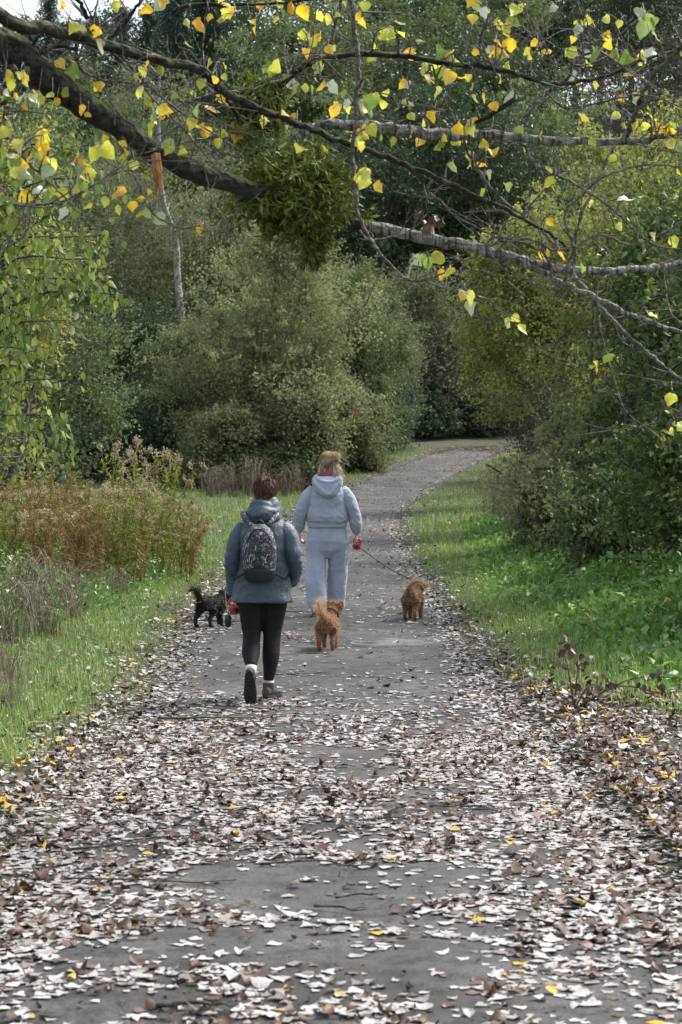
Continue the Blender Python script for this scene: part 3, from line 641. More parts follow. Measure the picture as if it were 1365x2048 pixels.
make_plant('elder_bush', 'shaded brown bush under the hawthorns on the right bank', 'bush', gl(5.6, 44),
    [(0, 0, 1.5, 1.5, 2.4, 1.7), (.5, -3, 1.6, 1.6, 1.8, 1.8)], 24000, 380, .24, .08, M['fol_brown'], M['bark_shrub'], 44, sprays=120, spray_l=0.60, stems=14, twigs=260)
make_plant('elder_bush', 'dark bush beside the path where it starts to bend right', 'bush', gl(7.6, 66),
    [(0, 0, 1.8, 2.0, 3.0, 2.2), (.6, 6, 2.0, 1.8, 2.6, 2.4)], 26000, 420, .28, .1, M['fol_brown'], M['bark_shrub'], 45, sprays=120, spray_l=0.80, stems=14, twigs=260)
# near right hedge of three shrubs
make_plant('dogwood_bush', 'deep green leafy bush at the right edge nearest the camera', 'bush', gl(4.0, 18.2),
    [(0, 0, 1.1, .95, 1.6, 1.2), (.1, .3, 2.3, .95, 1.5, 1.2), (.35, .3, 3.5, .9, 1.3, 1.0)], 26000, 330, .15, .078, M['fol_hedge'], M['bark_shrub'], 51, sprays=160, spray_l=0.40, stems=14, twigs=240, aspect=.6)
make_plant('dogwood_bush', 'deep green leafy bush in the middle of the right hedge', 'bush', gl(4.3, 22.6),
    [(0, 0, 1.2, 1.15, 1.7, 1.3), (.1, .2, 2.6, 1.1, 1.6, 1.3), (.3, .2, 3.9, 1.0, 1.4, 1.1)], 28000, 340, .16, .082, M['fol_hedge'], M['bark_shrub'], 52, sprays=170, spray_l=0.42, stems=14, twigs=260, aspect=.6)
make_plant('dogwood_bush', 'sunlit green bush at the far end of the right hedge', 'bush', gl(4.6, 28.5),
    [(0, 0, 1.1, 1.25, 2.0, 1.3), (.3, .6, 2.6, 1.3, 1.8, 1.4), (.5, 1.0, 4.0, 1.3, 1.6, 1.3)], 28000, 340, .17, .088, M['fol_hedge'], M['bark_shrub'], 53, sprays=180, spray_l=0.45, stems=14, twigs=260, aspect=.6)
make_plant('spindle_bush', 'yellow spotted open bush above the right hedge', 'bush', gl(5.6, 32.5),
    [(0, 0, 3.2, 1.6, 1.8, 1.6), (-.5, 0, 4.6, 1.5, 1.6, 1.2), (.6, .4, 5.6, 1.6, 1.6, 1.2)], 15000, 320, .22, .07, M['fol_yellow'], M['bark_shrub'], 54, sprays=220, spray_l=0.60, stems=22, twigs=500)
for lab_, x_, y_, sc_, sd_ in [('low leafy bush spilling from the middle of the right hedge onto the weeds', 3.25, 24.5, .75, 71), ('low leafy bush with dead stalks at the far foot of the right hedge', 3.3, 30.5, .95, 72), ('scruffy green bush between the dead stalks and the right hawthorn', 4.0, 37, 1.15, 73)]:
    make_plant('dogwood_bush', lab_, 'bush', gl(x_, y_), [(0, 0, .55 * sc_, .8 * sc_, 1.3 * sc_, .75 * sc_), (.4 * sc_, .5, 1.2 * sc_, .7 * sc_, .9 * sc_, .8 * sc_)], 9000, 120, .15, .075, M['fol_mid'] if sd_ < 72 else M['fol_bush'], M['bark_shrub'], sd_, sprays=110, spray_l=.55, stems=9, twigs=110, aspect=.55)
# left side
make_plant('hazel_bush', 'yellow green bush at the left edge behind the cherry leaves', 'bush', gl(-6.0, 31),
    [(0, 0, 2.4, 1.9, 1.6, 2.2), (.5, 0, 4.0, 1.5, 1.4, 1.5), (.2, 0, 5.6, 1.7, 1.5, 1.3)], 24000, 380, .24, .085, M['fol_yellow'], M['bark_shrub'], 61, sprays=150, spray_l=0.60, stems=14, twigs=240)
make_plant('hazel_bush', 'dull green bush at the far left behind the goldenrod', 'bush', gl(-7.2, 45),
    [(0, 0, 2.4, 2.2, 1.8, 2.4), (1.2, 0, 3.8, 1.5, 1.4, 1.8), (-.5, 0, 6.0, 2.4, 1.7, 2.2)], 26000, 420, .27, .1, M['fol_mid'], M['bark_shrub'], 62, sprays=150, spray_l=0.70, stems=14, twigs=240)

# ------------------------------------------------------------------ big leaf shapes
HALF = [(0, 0), (.24, -.02), (.42, .12), (.48, .30), (.40, .50), (.26, .70), (.10, .88), (0, 1.0)]
def big_leaf(name, half, wid, curl, bend, wave, seed, rag=.1):
    """leaf with a midrib: two strips of quads, base at the origin, tip along +y"""
    g = np.random.default_rng(seed); h = np.array(half); k = len(h)
    mid = np.stack([np.zeros(k), h[:, 1].clip(0, 1), np.zeros(k)], -1)
    R = np.stack([h[:, 0] * wid * (1 + rag * g.normal(size=k)), h[:, 1], np.zeros(k)], -1); Lf = R * [-1, 1, 1]; Lf[:, 0] *= 1 + rag * g.normal(size=k)
    zf = lambda W: curl * W[:, 0] ** 2 * 2 + bend * W[:, 1] ** 2 + wave * np.sin(W[:, 1] * 9 + seed + 2 * np.sign(W[:, 0])) * np.abs(W[:, 0]) * 2
    R2 = (mid + R) / 2; L2 = (mid + Lf) / 2
    V = np.concatenate([mid, R2, R, L2, Lf]); V[:, 2] = zf(V)
    a = np.arange(k - 1); st = lambda p, q: np.stack([p * k + a, q * k + a, q * k + a + 1, p * k + a + 1], -1)
    Q = np.concatenate([st(0, 1), st(1, 2), st(3, 0), st(4, 3)])
    return V, Q
HALF_S = [(0, 0), (.30, .0), (.47, .16), (.43, .42), (.24, .74), (0, 1.0)]
HALF_C = [(0, 0), (.17, .12), (.25, .35), (.2, .62), (.08, .86), (0, 1.0)]

# ------------------------------------------------------------------ overhanging poplar
PB = np.array([-3.1, 8.2, 0.0]); PB[2] = gl(PB[0], PB[1])[2]
poplar = empty('poplar_tree', PB); tag(poplar, 'poplar with thick mossy limbs and yellow leaves hanging over the path', 'tree')
def off(p): return np.asarray(p) - PB
tr = MB(); tr.tube(spline([off(PB + [0, 0, -.3]), off([-3.05, 8.2, 1.5]), off([-2.95, 8.25, 3.2]), off([-2.9, 8.3, 6.0]), off([-3.1, 8.5, 9])], 18), np.linspace(.36, .12, 18), 14)
tr.build('trunk', M['bark_dark'], poplar)
branches = []   # (pixel polyline samples, 3D samples) for twig attachment
def limb(px_pts, d0, d1, r_px, mat, start=None, sides=10, n=None, jit=.012):
    """px_pts in photo pixels, depth runs d0..d1, radii in photo pixels"""
    q = np.array(px_pts, dtype=float); k = len(q)
    seg = np.concatenate([[0], np.cumsum(np.linalg.norm(np.diff(q, axis=0), axis=1))]); f = seg / seg[-1]
    P = np.array([at(u, v, d0 + (d1 - d0) * t) for (u, v), t in zip(q, f)])
    rr = .9 * np.interp(f, np.linspace(0, 1, len(r_px)), r_px) * (d0 + (d1 - d0) * f) / F_PX
    if start is not None:
        P = np.concatenate([start[0], P]); rr = np.concatenate([start[1], rr])
    n = n or max(8, 5 * len(P))
    S = spline(P, n); fr = np.linspace(0, 1, len(P)); R = np.interp(np.linspace(0, 1, n), fr, rr)
    S = S + rng.normal(size=S.shape) * np.minimum(R, jit)[:, None] * .35
    R = R * (1 + .05 * rng.normal(size=n) + .05 * np.sin(np.linspace(0, 11, n) + rng.random() * 6))
    o = MB().tube(off(S), R, sides).build('branch', mat, poplar)
    for p, r_ in zip(S, R):
        Yd = p[1]; w = p - CAM
        branches.append((CX + w[0] / w[1] * F_PX, CY - 64 - (w[2]) / w[1] * F_PX, p, r_))
    return o
BD, BP, TW = M['bark_dark'], M['bark_pale'], M['twig']
limb([(0, 88), (60, 130), (120, 175), (200, 228), (300, 297), (390, 345), (480, 372), (600, 415), (735, 452)], 8.7, 10.2, [34, 34, 30, 27, 24, 22, 18, 15, 13], BD,
     start=(np.array([[-2.95, 8.25, 3.75], [-2.2, 8.4, 3.62]]), [.17, .12]), sides=14, n=70)
limb([(730, 450), (860, 478), (970, 500), (1080, 530), (1200, 543), (1300, 535), (1365, 525), (1480, 500)], 10.2, 10.9, [13, 15, 14, 11.5, 9, 8, 7, 4], BP, n=60, sides=12)
limb([(0, 30), (100, 56), (200, 88), (300, 115), (400, 140), (440, 178), (480, 200), (560, 235), (620, 256), (690, 287), (773, 313), (870, 354), (993, 410), (1050, 441), (1116, 477), (1137, 503)],
     8.6, 10.6, [15, 14, 13, 12.5, 11.5, 11, 10, 8, 7, 6.5, 6, 6, 5, 4.5, 4, 3], BD, start=(np.array([[-2.93, 8.3, 4.4], [-2.2, 8.4, 4.1]]), [.13, .06]), n=90, sides=10)
limb([(585, 292), (600, 270), (640, 253), (700, 250), (780, 258), (900, 270), (1000, 272), (1100, 281), (1240, 283), (1300, 278), (1365, 254), (1450, 215)], 10.1, 10.6, [10, 12, 13, 12, 12, 12, 11, 10, 9, 8, 6, 3], BP, n=70, sides=12)
limb([(515, 220), (560, 175), (600, 138), (665, 112), (783, 110), (896, 126), (993, 138), (1065, 159), (1121, 169), (1219, 149), (1290, 118), (1380, 95)], 9.9, 10.5, [8, 7.5, 7, 6.5, 6.5, 6, 5.5, 5, 5, 4, 4, 2], BD, n=70)
limb([(690, -60), (702, 0), (715, 100), (716, 180), (708, 250), (706, 330), (712, 400), (720, 441), (750, 492), (788, 538), (829, 561), (890, 546)], 9.2, 9.4, [6, 6, 6, 5.5, 5.5, 5, 4.5, 4.5, 4, 3.5, 3, 2], TW, n=60, sides=7)
limb([(985, 503), (1019, 515), (1126, 564), (1219, 610), (1285, 638), (1365, 664), (1450, 680)], 10.5, 10.2, [7, 7, 6.5, 6, 5, 4.5, 3], BP, n=40, sides=8)
limb([(1140, 540), (1149, 554), (1208, 620), (1255, 672), (1316, 723), (1365, 759), (1430, 800)], 10.6, 9.9, [6, 5, 5, 4.5, 4, 3.5, 2], TW, n=40, sides=7)
limb([(1420, 20), (1365, 95), (1301, 159), (1270, 230), (1255, 272)], 9.6, 10.5, [5, 5, 5.5, 5.5, 6], TW, n=30, sides=7)
limb([(925, 258), (957, 243), (1029, 200)], 10.4, 10.3, [5, 5.5, 6], BD, n=10, sides=7)
limb([(1050, 272), (1052, 245), (1068, 212), (1108, 178), (1140, 150), (1150, 120), (1210, 95), (1250, 60), (1300, 20)], 10.5, 10.3, [5, 5, 5, 5, 4, 3, 2.5, 2, 1.5], BP, n=40, sides=7)
limb([(1044, 285), (1078, 335), (1140, 362), (1229, 420), (1281, 472), (1330, 495), (1400, 500)], 10.5, 10.2, [4, 4, 3.5, 3, 2.5, 2, 1.5], TW, n=40, sides=6)
limb([(925, 276), (950, 330), (983, 378), (1024, 415), (1070, 450), (1110, 490)], 10.4, 10.5, [4, 4, 4, 3.5, 3, 2], TW, n=36, sides=6)
limb([(1196, 606), (1203, 667), (1229, 759), (1255, 826), (1311, 867), (1335, 900)], 10.3, 10.1, [2.5, 2.2, 2, 1.8, 1.5, 1], TW, n=30, sides=5)
limb([(1230, 290), (1215, 320), (1185, 385), (1160, 440), (1145, 500)], 10.4, 10.6, [3, 3.5, 3.5, 3, 3], BP, n=20, sides=6)
for pts, d0, d1, rr in [
    ([(120, -60), (156, 0), (185, 45), (205, 80)], 8.9, 9.1, [4, 5, 5, 6]), ([(300, -40), (282, 0), (241, 56), (208, 88)], 9.0, 9.1, [4, 4, 4, 5]),
    ([(352, 128), (349, 118), (361, 18), (461, 10), (605, 2), (700, -20)], 9.35, 9.3, [5, 4.5, 4, 3.5, 3, 2]), ([(656, 113), (668, 60), (682, 0), (690, -40)], 9.9, 9.6, [4, 4, 4, 3]),
    ([(0, 250), (51, 318), (110, 375), (149, 412)], 8.3, 8.6, [4, 3.5, 3, 2]), ([(-20, 225), (0, 210), (46, 159), (52, 140)], 8.5, 8.7, [5, 5, 6, 9]),
    ([(-40, 412), (0, 410), (92, 408), (154, 392), (226, 344), (250, 330)], 8.5, 8.8, [4, 4, 3.5, 3, 2, 1.5]), ([(151, 80), (159, 133), (205, 159), (277, 169), (340, 190), (380, 215)], 8.9, 9.2, [4, 4, 3, 2.5, 2, 1.5]),
    ([(300, 300), (349, 290), (420, 275), (477, 264), (513, 277)], 9.3, 9.8, [3, 3, 3.5, 4, 3]), ([(440, 182), (410, 192), (354, 212), (330, 240)], 9.6, 9.4, [4, 4, 3, 2]),
    ([(445, 182), (451, 190), (472, 226), (503, 246), (540, 262)], 9.6, 9.8, [5, 5, 5, 4, 3]), ([(95, 55), (60, 100), (75, 110), (100, 92), (155, 96)], 8.7, 8.9, [3, 3, 4, 5, 4]),
    ([(205, 88), (260, 140), (310, 200), (370, 260), (420, 320), (445, 340)], 9.0, 9.4, [3, 3, 2.5, 2.5, 2, 1.5]), ([(232, 100), (290, 165), (350, 215), (420, 262), (480, 300)], 9.1, 9.6, [3, 2.8, 2.5, 2, 1.5]),
    ([(255, 290), (262, 330), (285, 390), (310, 430), (365, 455), (405, 450)], 9.2, 9.0, [2.5, 2.2, 2, 2, 1.6, 1.2]), ([(180, 80), (195, 150), (225, 210), (230, 250)], 9.0, 9.1, [3, 2.5, 2, 1.5]),
    ([(870, 355), (855, 380), (885, 405), (905, 428), (920, 430)], 10.1, 10.0, [3.5, 3, 2.5, 2.5, 2]), ([(993, 136), (965, 110), (960, 75), (975, 45), (968, 20), (965, -20)], 10.2, 10.1, [3, 3, 3, 2.5, 2, 1.5]),
    ([(785, 258), (810, 215), (870, 215), (905, 238)], 10.2, 10.1, [3, 2.5, 2.5, 2]), ([(870, 150), (875, 175), (900, 220), (912, 250), (925, 270)], 10.2, 10.4, [2.5, 2.5, 2.5, 3, 3]),
    ([(1085, 166), (1080, 100), (1060, 50), (1040, -20)], 10.3, 10.2, [3, 2.5, 2, 1.5]), ([(1150, -20), (1160, 30), (1190, 90), (1235, 125), (1265, 150)], 9.4, 9.8, [4, 4, 3.5, 3, 2]),
    ([(1080, 170), (1130, 215), (1200, 205), (1290, 190), (1365, 215)], 10.3, 10.2, [3, 2.5, 2.5, 2, 2]), ([(1130, 564), (1150, 500), (1200, 470), (1260, 490), (1310, 475), (1370, 440)], 10.4, 10.2, [4, 3, 2.5, 2.5, 2, 2]),
    ([(1145, 540), (1150, 500), (1130, 430), (1160, 395), (1215, 350), (1300, 330), (1365, 335)], 10.6, 10.4, [4, 4, 3, 2.5, 2.5, 2, 2]), ([(1024, 420), (1000, 480), (1060, 478), (1105, 500)], 10.4, 10.4, [2.5, 2.5, 3, 3]),
    ([(970, 500), (985, 476), (1020, 478), (1080, 500), (1110, 545)], 10.4, 10.5, [3, 3, 3.5, 3.5, 4]), ([(1330, 560), (1340, 620), (1365, 650)], 10.2, 10.0, [2, 2, 2]), ([(720, 460), (740, 480), (800, 470), (830, 455)], 9.4, 9.5, [2.5, 2.5, 2.5, 2]),
    ([(845, 560), (890, 575), (930, 580), (960, 595)], 9.4, 9.4, [2, 2, 2, 1.5]), ([(1305, 760), (1330, 765), (1365, 768)], 9.9, 9.8, [2, 2, 2]), ([(1380, 800), (1355, 840), (1350, 870)], 9.7, 9.7, [2.5, 2.5, 2]),
    ([(-30, 985), (0, 925), (30, 945), (52, 953)], 9.6, 9.6, [4, 4, 3, 1.5]), ([(30, 940), (50, 905), (62, 862)], 9.6, 9.7, [3, 3, 2]), ([(-20, 505), (25, 490), (55, 460), (62, 405)], 8.9, 8.9, [2, 2, 2, 1.5])]:
    limb(pts, d0, d1, rr, TW if max(rr) < 4.5 else BD, sides=6, n=8 * len(pts))
# torn strip of wood
ts = MB()
for k, (dx, w, ln) in enumerate([(-4, 5, 1.0), (2, 6, 1.15), (7, 4, .85)]):
    p = spline([at(310 + dx, 308, 9.25), at(314 + dx, 345, 9.23), at(317 + dx * .6, 345 + 45 * ln, 9.25)], 8) + rng.normal(size=(8, 3)) * .003
    ts.tube(off(p), np.array([.9, 1, 1, .95, .85, .7, .45, .12]) * w * 9.25 / F_PX, 6)
ts.build('torn_strip', M['torn_wood'], poplar)

BRP = np.array([[b_[0], b_[1]] for b_ in branches])
LEAF_MESH = {}
def leaf_variant(kind, k):
    if (kind, k) not in LEAF_MESH:
        V, Qd = big_leaf('leaf', HALF, .92 + .1 * (k % 2), [-.5, .1, .55, .9, -.2, .35][k], [-.35, .1, .3, -.15, .45, -.5][k], .12, 10 + k)
        me = make_mesh('leaf', V, [Qd], True); me.materials.append(M[kind]); LEAF_MESH[(kind, k)] = me
    return LEAF_MESH[(kind, k)]
clusters = """170 60 2,155 55 1,200 65 2,330 10 3,295 15 1,385 45 2,470 45 3,455 20 2,545 10 2,585 15 2,600 70 1,650 40 2,640 75 1,30 165 2,65 200 3,82 195 2,130 130 2,125 150 2,240 290 1,200 300 2,280 140 1,275 185 1,325 250 3,330 232 2,345 280 2,300 215 2,400 240 3,405 165 1,435 285 1,470 255 2,190 265 1,100 265 2,85 285 2,20 300 3,60 310 2,5 330 2,50 340 2,100 330 2,150 340 3,205 300 2,245 310 2,10 400 3,60 395 1,35 450 2,90 385 2,135 425 1,240 380 1,265 410 1,300 425 2,405 453 1,140 380 3,175 340 3,230 10 1,120 10 1,
560 180 2,540 150 2,600 165 2,622 180 2,640 130 2,640 175 2,500 250 2,420 245 2,770 70 3,795 80 2,810 110 1,690 210 2,680 215 1,730 250 2,735 210 3,760 200 3,745 185 2,725 275 3,742 270 2,815 170 2,810 205 1,850 150 2,905 105 2,945 110 1,935 160 1,880 140 2,895 160 2,870 230 1,850 250 1,845 280 1,915 255 1,945 250 1,910 285 1,905 330 1,940 310 1,965 195 1,955 185 2,970 385 1,985 330 2,1010 375 1,1015 45 3,1028 35 2,950 20 2,975 20 2,1020 85 1,1005 75 2,1015 110 2,1030 195 1,1000 115 2,1112 18 1,1160 45 2,1178 40 1,1210 40 1,1220 75 1,1275 45 2,1292 32 1,1308 70 1,1160 110 2,1180 100 2,1150 112 2,1230 105 1,1280 120 2,1295 130 2,1250 145 2,1155 160 2,1240 180 1,1265 195 1,1285 245 2,1300 250 2,1325 260 3,1342 270 2,1350 285 2,1240 235 1,1245 400 1,1165 410 1,1235 455 1,1312 475 1,1345 480 1,1065 398 1,1090 505 1,1115 510 1,1055 445 1,1097 445 1,725 345 2,735 375 3,745 365 2,
855 515 2,885 515 1,900 540 2,893 552 1,825 522 1,943 588 1,950 612 1,930 590 1,1010 650 2,1022 652 2,1195 728 2,1222 715 1,1330 830 1,1335 858 2,1365 850 1,1345 795 1,1180 410 1,1110 365 1,1165 535 1,1295 630 1""".replace('\n', '').split(',')
deadc = [(845, 435, 3), (868, 445, 5), (860, 465, 2), (880, 480, 1)]
tw = MB(); nleaf = 0; gp = np.random.default_rng(5)
def add_cluster(u, v, k, dead=False):
    global nleaf
    d2 = ((BRP - [u, v]) ** 2).sum(1); near = np.argsort(d2)[:10]; bi = near[gp.integers(0, 3)]
    b3, br = branches[bi][2], branches[bi][3]
    depth = b3[1] + gp.normal() * .12
    tip = at(u, v - 14, depth)
    dist = np.linalg.norm(tip - b3)
    midp = (b3 + tip) / 2 + np.array([gp.normal() * .05 * dist, gp.normal() * .05, .18 * dist])
    tw.tube(off(spline([b3, midp, tip], 7)), np.linspace(min(br, .0065), .0022, 7), 5, cap=False)
    for q in range(k):
        lp = at(u + gp.normal() * 11 * (k > 1), v - 8 + gp.normal() * 10 * (k > 1), depth + gp.normal() * .04)
        tw.tube(off(spline([tip, (tip + lp) / 2 + [0, 0, .012], lp], 4)), .002, 3, cap=False)
        if dead: kind = 'h_dead'
        else:
            left = u < 260
            kind = gp.choice(['h_yellow', 'h_orange', 'h_lime', 'h_green', 'h_pale'], p=[.36, .07, .34, .14, .09] if not left else [.24, .03, .44, .20, .09])
            if v < 60 and 1260 < u < 1300: kind = 'h_green'
        o = bpy.data.objects.new('leaf', leaf_variant(kind, int(gp.integers(0, 6)))); COL.objects.link(o); o.parent = poplar
        s = (.048 + .034 * gp.random()) * (.9 if dead else 1)
        if kind == 'h_green' and u > 1250 and v < 60: s *= 1.3
        # hangs tip down, turned every way
        yax = norm(np.array([gp.normal() * .6, gp.normal() * .6, -.9])); zr = np.array([gp.normal(), -abs(gp.normal()) - .3, gp.normal() * .5])
        xax = norm(np.cross(yax, zr)); zax = np.cross(xax, yax)
        if gp.random() < .4: xax, zax = -xax, -zax
        Mx = Matrix(((xax[0] * s, yax[0] * s, zax[0] * s, 0), (xax[1] * s, yax[1] * s, zax[1] * s, 0), (xax[2] * s, yax[2] * s, zax[2] * s, 0), (0, 0, 0, 1)))
        p = off(lp); o.matrix_local = Matrix.Translation(Vector(p)) @ Mx
        nleaf += 1
for c in clusters:
    u, v, k = c.split(); add_cluster(float(u), float(v), int(k))
for u, v, k in deadc: add_cluster(u, v, k, True)
# the smaller leaves further along the twigs, too many to part one by one
sm = MB()
for k in range(170):
    if gp.random() < .3: uq, vq = gp.uniform(0, 330), gp.uniform(120, 440)
    else: uq, vq = gp.uniform(330, 1365), gp.uniform(0, 330)
    b_ = branches[int(np.argsort(((BRP - [uq, vq]) ** 2).sum(1))[gp.integers(0, 4)])]; uq, vq = b_[0] + (uq - b_[0]) * .55, b_[1] + (vq - b_[1]) * .55
    tip = at(uq, vq, b_[2][1] + gp.normal() * .2); tw.tube(off(spline([b_[2], (b_[2] + tip) / 2 + [0, 0, .04], tip], 5)), np.linspace(.004, .0012, 5), 4, cap=False)
    yax = norm(np.array([gp.normal() * .6, gp.normal() * .6, -.8])); xax = norm(np.cross(yax, gp.normal(size=3))); zax = np.cross(xax, yax); V, Qd = big_leaf('leaf', HALF, 1.0, .3, -.2, .08, int(gp.integers(99)))
    sm.add(off(tip) + V @ (np.stack([xax, yax, zax], 1) * (.034 + .026 * gp.random())).T, [Qd], tint=gp.random())
so_ = sm.build('foliage', leaf_mat('small_poplar_leaf', [(0, (.20, .28, .06)), (.5, (.48, .50, .09)), (.85, (.70, .52, .06)), (1, (.68, .42, .04))], trans=.45), poplar); so_['kind'] = 'stuff'
# bare side twigs
for k in range(420):
    bi = gp.integers(len(branches)); u, v, p, r_ = branches[bi]
    if r_ > .05 or u < -30 or (440 < u < 770 and 270 < v < 510): continue
    ln = .12 + .38 * gp.random() ** 2; d = norm(np.array([gp.normal(), gp.normal() * .5, gp.normal() * .8 + .15]))
    e = p + d * ln; m_ = (p + e) / 2 + gp.normal(size=3) * .12 * ln
    tw.tube(off(spline([p, m_, e], 6)), np.linspace(min(r_ * .6, .005), .0015, 6), 4, cap=False)
    e2 = m_ + norm(d + gp.normal(size=3) * .6) * ln * .5
    tw.tube(off(spline([m_, (m_ + e2) / 2 + gp.normal(size=3) * .02, e2], 4)), np.linspace(.003, .0012, 4), 3, cap=False)
t_ = tw.build('twig', TW, poplar); t_['kind'] = 'stuff'

# ------------------------------------------------------------------ mistletoe
def mistletoe(label, u, v, Y, ru, rv, nst, seed, hang=0.0):
    g = np.random.default_rng(seed); c = at(u, v, Y); root = empty('mistletoe', c); tag(root, label, 'mistletoe')
    wood = MB(); P = []; D = []
    R = np.array([ru, ru * .9, rv]) * Y / F_PX * 1.05
    for k in range(nst):
        d = norm(g.normal(size=3) + [0, 0, -hang]); ln = .45 + .6 * g.random()
        if g.random() < .18: ln *= 1.2
        p0 = np.zeros(3); p = d * R * ln
        q = spline([p0, p * .5 + g.normal(size=3) * .04, p + [0, 0, -.25 * R[2] * ln * g.random()]], 6)
        wood.tube(q, np.linspace(.007, .003, 6), 4, cap=False)
        for s_ in (2, 3, 4, 5, 5, 5):
            for sg in range(3):
                dd = norm(norm(q[s_] - q[s_ - 1]) * .7 + g.normal(size=3) * .8); e = q[s_] + dd * (.02 + .035 * g.random())
                wood.tube([q[s_], e], [.0026, .002], 3, cap=False)
                for w in range(2): P.append(e); D.append(norm(dd * .6 + g.normal(size=3) * .7 + [0, 0, -.15]))
    wood.build('stem', M['mist_stem'], root)
    P = np.array(P); D = np.array(D)
    leaf_cloud('foliage', P, .036 + .02 * g.random(len(P)), M['mistletoe'], g, root, aspect=.34, fold=.08, dirs=D)['kind'] = 'stuff'
    return root
mistletoe('large dark ball of mistletoe growing where the thick limb thins out', 594, 378, 9.98, 118, 76, 250, 3, hang=.1)
mistletoe('small loose mistletoe tuft on the upper dark limb', 520, 212, 9.95, 62, 66, 60, 4)
mistletoe('hanging mistletoe sprig under the large mistletoe ball', 632, 470, 10.1, 32, 52, 16, 6, hang=1.5)

# ------------------------------------------------------------------ cherry tree at the left edge
CB = np.array(gl(-3.9, 18.6)); cherry = empty('cherry_tree', CB); tag(cherry, 'young cherry at the left edge with drooping lime green leaves', 'tree')
gc = np.random.default_rng(12); cw = MB()
cw.tube(spline([(0, 0, -.2), (.1, 0, 1.6), (.2, -.1, 3.2), (.3, 0, 5.2)], 12), np.linspace(.09, .03, 12), 8)
tips = []
for (u, v, d) in [(60, 330, 17.6), (150, 300, 18), (210, 470, 17.8), (225, 360, 18.4), (160, 520, 17.4), (255, 590, 18.2), (110, 470, 17), (60, 560, 17.2), (130, 640, 17.4), (155, 760, 17.6), (70, 700, 16.9), (40, 830, 17.2), (110, 830, 17.6), (20, 620, 17.8), (20, 760, 17.8), (90, 400, 18), (190, 560, 18.2), (20, 480, 17.4), (145, 850, 18), (60, 620, 18.6), (100, 750, 18.4), (30, 680, 18.8), (90, 540, 18.6), (20, 850, 18.6), (60, 780, 18.9)]:
    e = at(u, v, d) - CB; s = np.array([.1 + .05 * e[2], 0, max(.6, e[2] - .3 - .3 * gc.random())])
    q = spline([s, (s + e) / 2 + [0, 0, .25], e], 12); cw.tube(q, np.linspace(.022, .004, 12), 5, cap=False)
    for k in range(5):
        f = q[gc.integers(4, 12)]; e2 = f + np.array([gc.normal() * .3, gc.normal() * .3, -.05 - .3 * gc.random()]); q2 = spline([f, (f + e2) / 2 + [0, 0, .05], e2], 6)
        cw.tube(q2, np.linspace(.006, .0025, 6), 4, cap=False); tips += [q2[i_] for i_ in range(1, 6)]
    tips += list(q[3:])
cw.build('trunk', M['bark_shrub'], cherry)
tips = np.array(tips)
cm = []
for k, kind in enumerate(['fol_lime'] * 4):
    V, Qd = big_leaf('leaf', HALF_C, 1.25, .3, -.3 + .15 * k, .05, 30 + k)
    me = make_mesh('leaf', V, [Qd], True, np.full(len(V), [.15, .45, .7, .95][k])); me.materials.append(M[kind]); cm.append((me, V, Qd))
def droop_axes(g):
    y = norm(np.array([g.normal() * .4, g.normal() * .4, -1.0])); zr = g.normal(size=3); x = norm(np.cross(y, zr)); return x, y, np.cross(x, y)
big = MB(); nl = 0
pick = gc.permutation(np.tile(np.arange(len(tips)), 6))[:1250]
for kk, ti in enumerate(pick):
    p = tips[ti] + gc.normal(size=3) * [.05, .05, .04]; x, y, z = droop_axes(gc); s = .07 + .04 * gc.random(); k = int(gc.choice(4, p=[.4, .38, .16, .06]))
    w = p + CB - CAM; uu = w[0] / w[1] * F_PX + CX
    if nl < 290 and -10 < uu < 300 and kk % 3 == 0:
        o = bpy.data.objects.new('leaf', cm[k][0]); COL.objects.link(o); o.parent = cherry
        Mx = Matrix(((x[0] * s, y[0] * s, z[0] * s, p[0]), (x[1] * s, y[1] * s, z[1] * s, p[1]), (x[2] * s, y[2] * s, z[2] * s, p[2]), (0, 0, 0, 1))); o.matrix_local = Mx; nl += 1
    else:
        R_ = np.stack([x, y, z], 1) * s; big.add(cm[k][1] @ R_.T + p, [cm[k][2]], tint=[.15, .45, .7, .95][k])
o = big.build('foliage', M['fol_lime'], cherry); o['kind'] = 'stuff'

# ------------------------------------------------------------------ grass
def scatter(n, x0, x1, y0, y1, g, ypow=1.0):
    y = y0 + (y1 - y0) * g.random(n) ** ypow; x = x0 + (x1 - x0) * g.random(n)
    return x, y
def blades(name, x, y, hgt, wid, g, mat, tint, two=True, lean=.5):
    N = len(x); z = surf_z(x, y); P = np.stack([x, y, z - .01], -1)
    a = g.random(N) * 6.28; d = np.stack([np.cos(a), np.sin(a), np.zeros(N)], -1); s = np.stack([-np.sin(a), np.cos(a), np.zeros(N)], -1)
    h = hgt[:, None]; w = wid[:, None] * s * .5; ln = (lean * g.random(N))[:, None]
    V = np.stack([P - w, P + w, P + d * h * ln * .35 + [0, 0, .6] * h + w * .8, P + d * h * ln * .35 + [0, 0, .6] * h - w * .8, P + d * h * ln + np.array([0, 0, 1]) * h * (1 - .35 * ln)], 1).reshape(-1, 3)
    k = np.arange(N)[:, None] * 5
    o = link(name, make_mesh(name, V, [k + [0, 1, 2, 3], k + [3, 2, 4]] if two else [k + [0, 1, 4]], False, np.repeat(tint, 5)), mat); o['kind'] = 'stuff'
    return o
gg = np.random.default_rng(33)
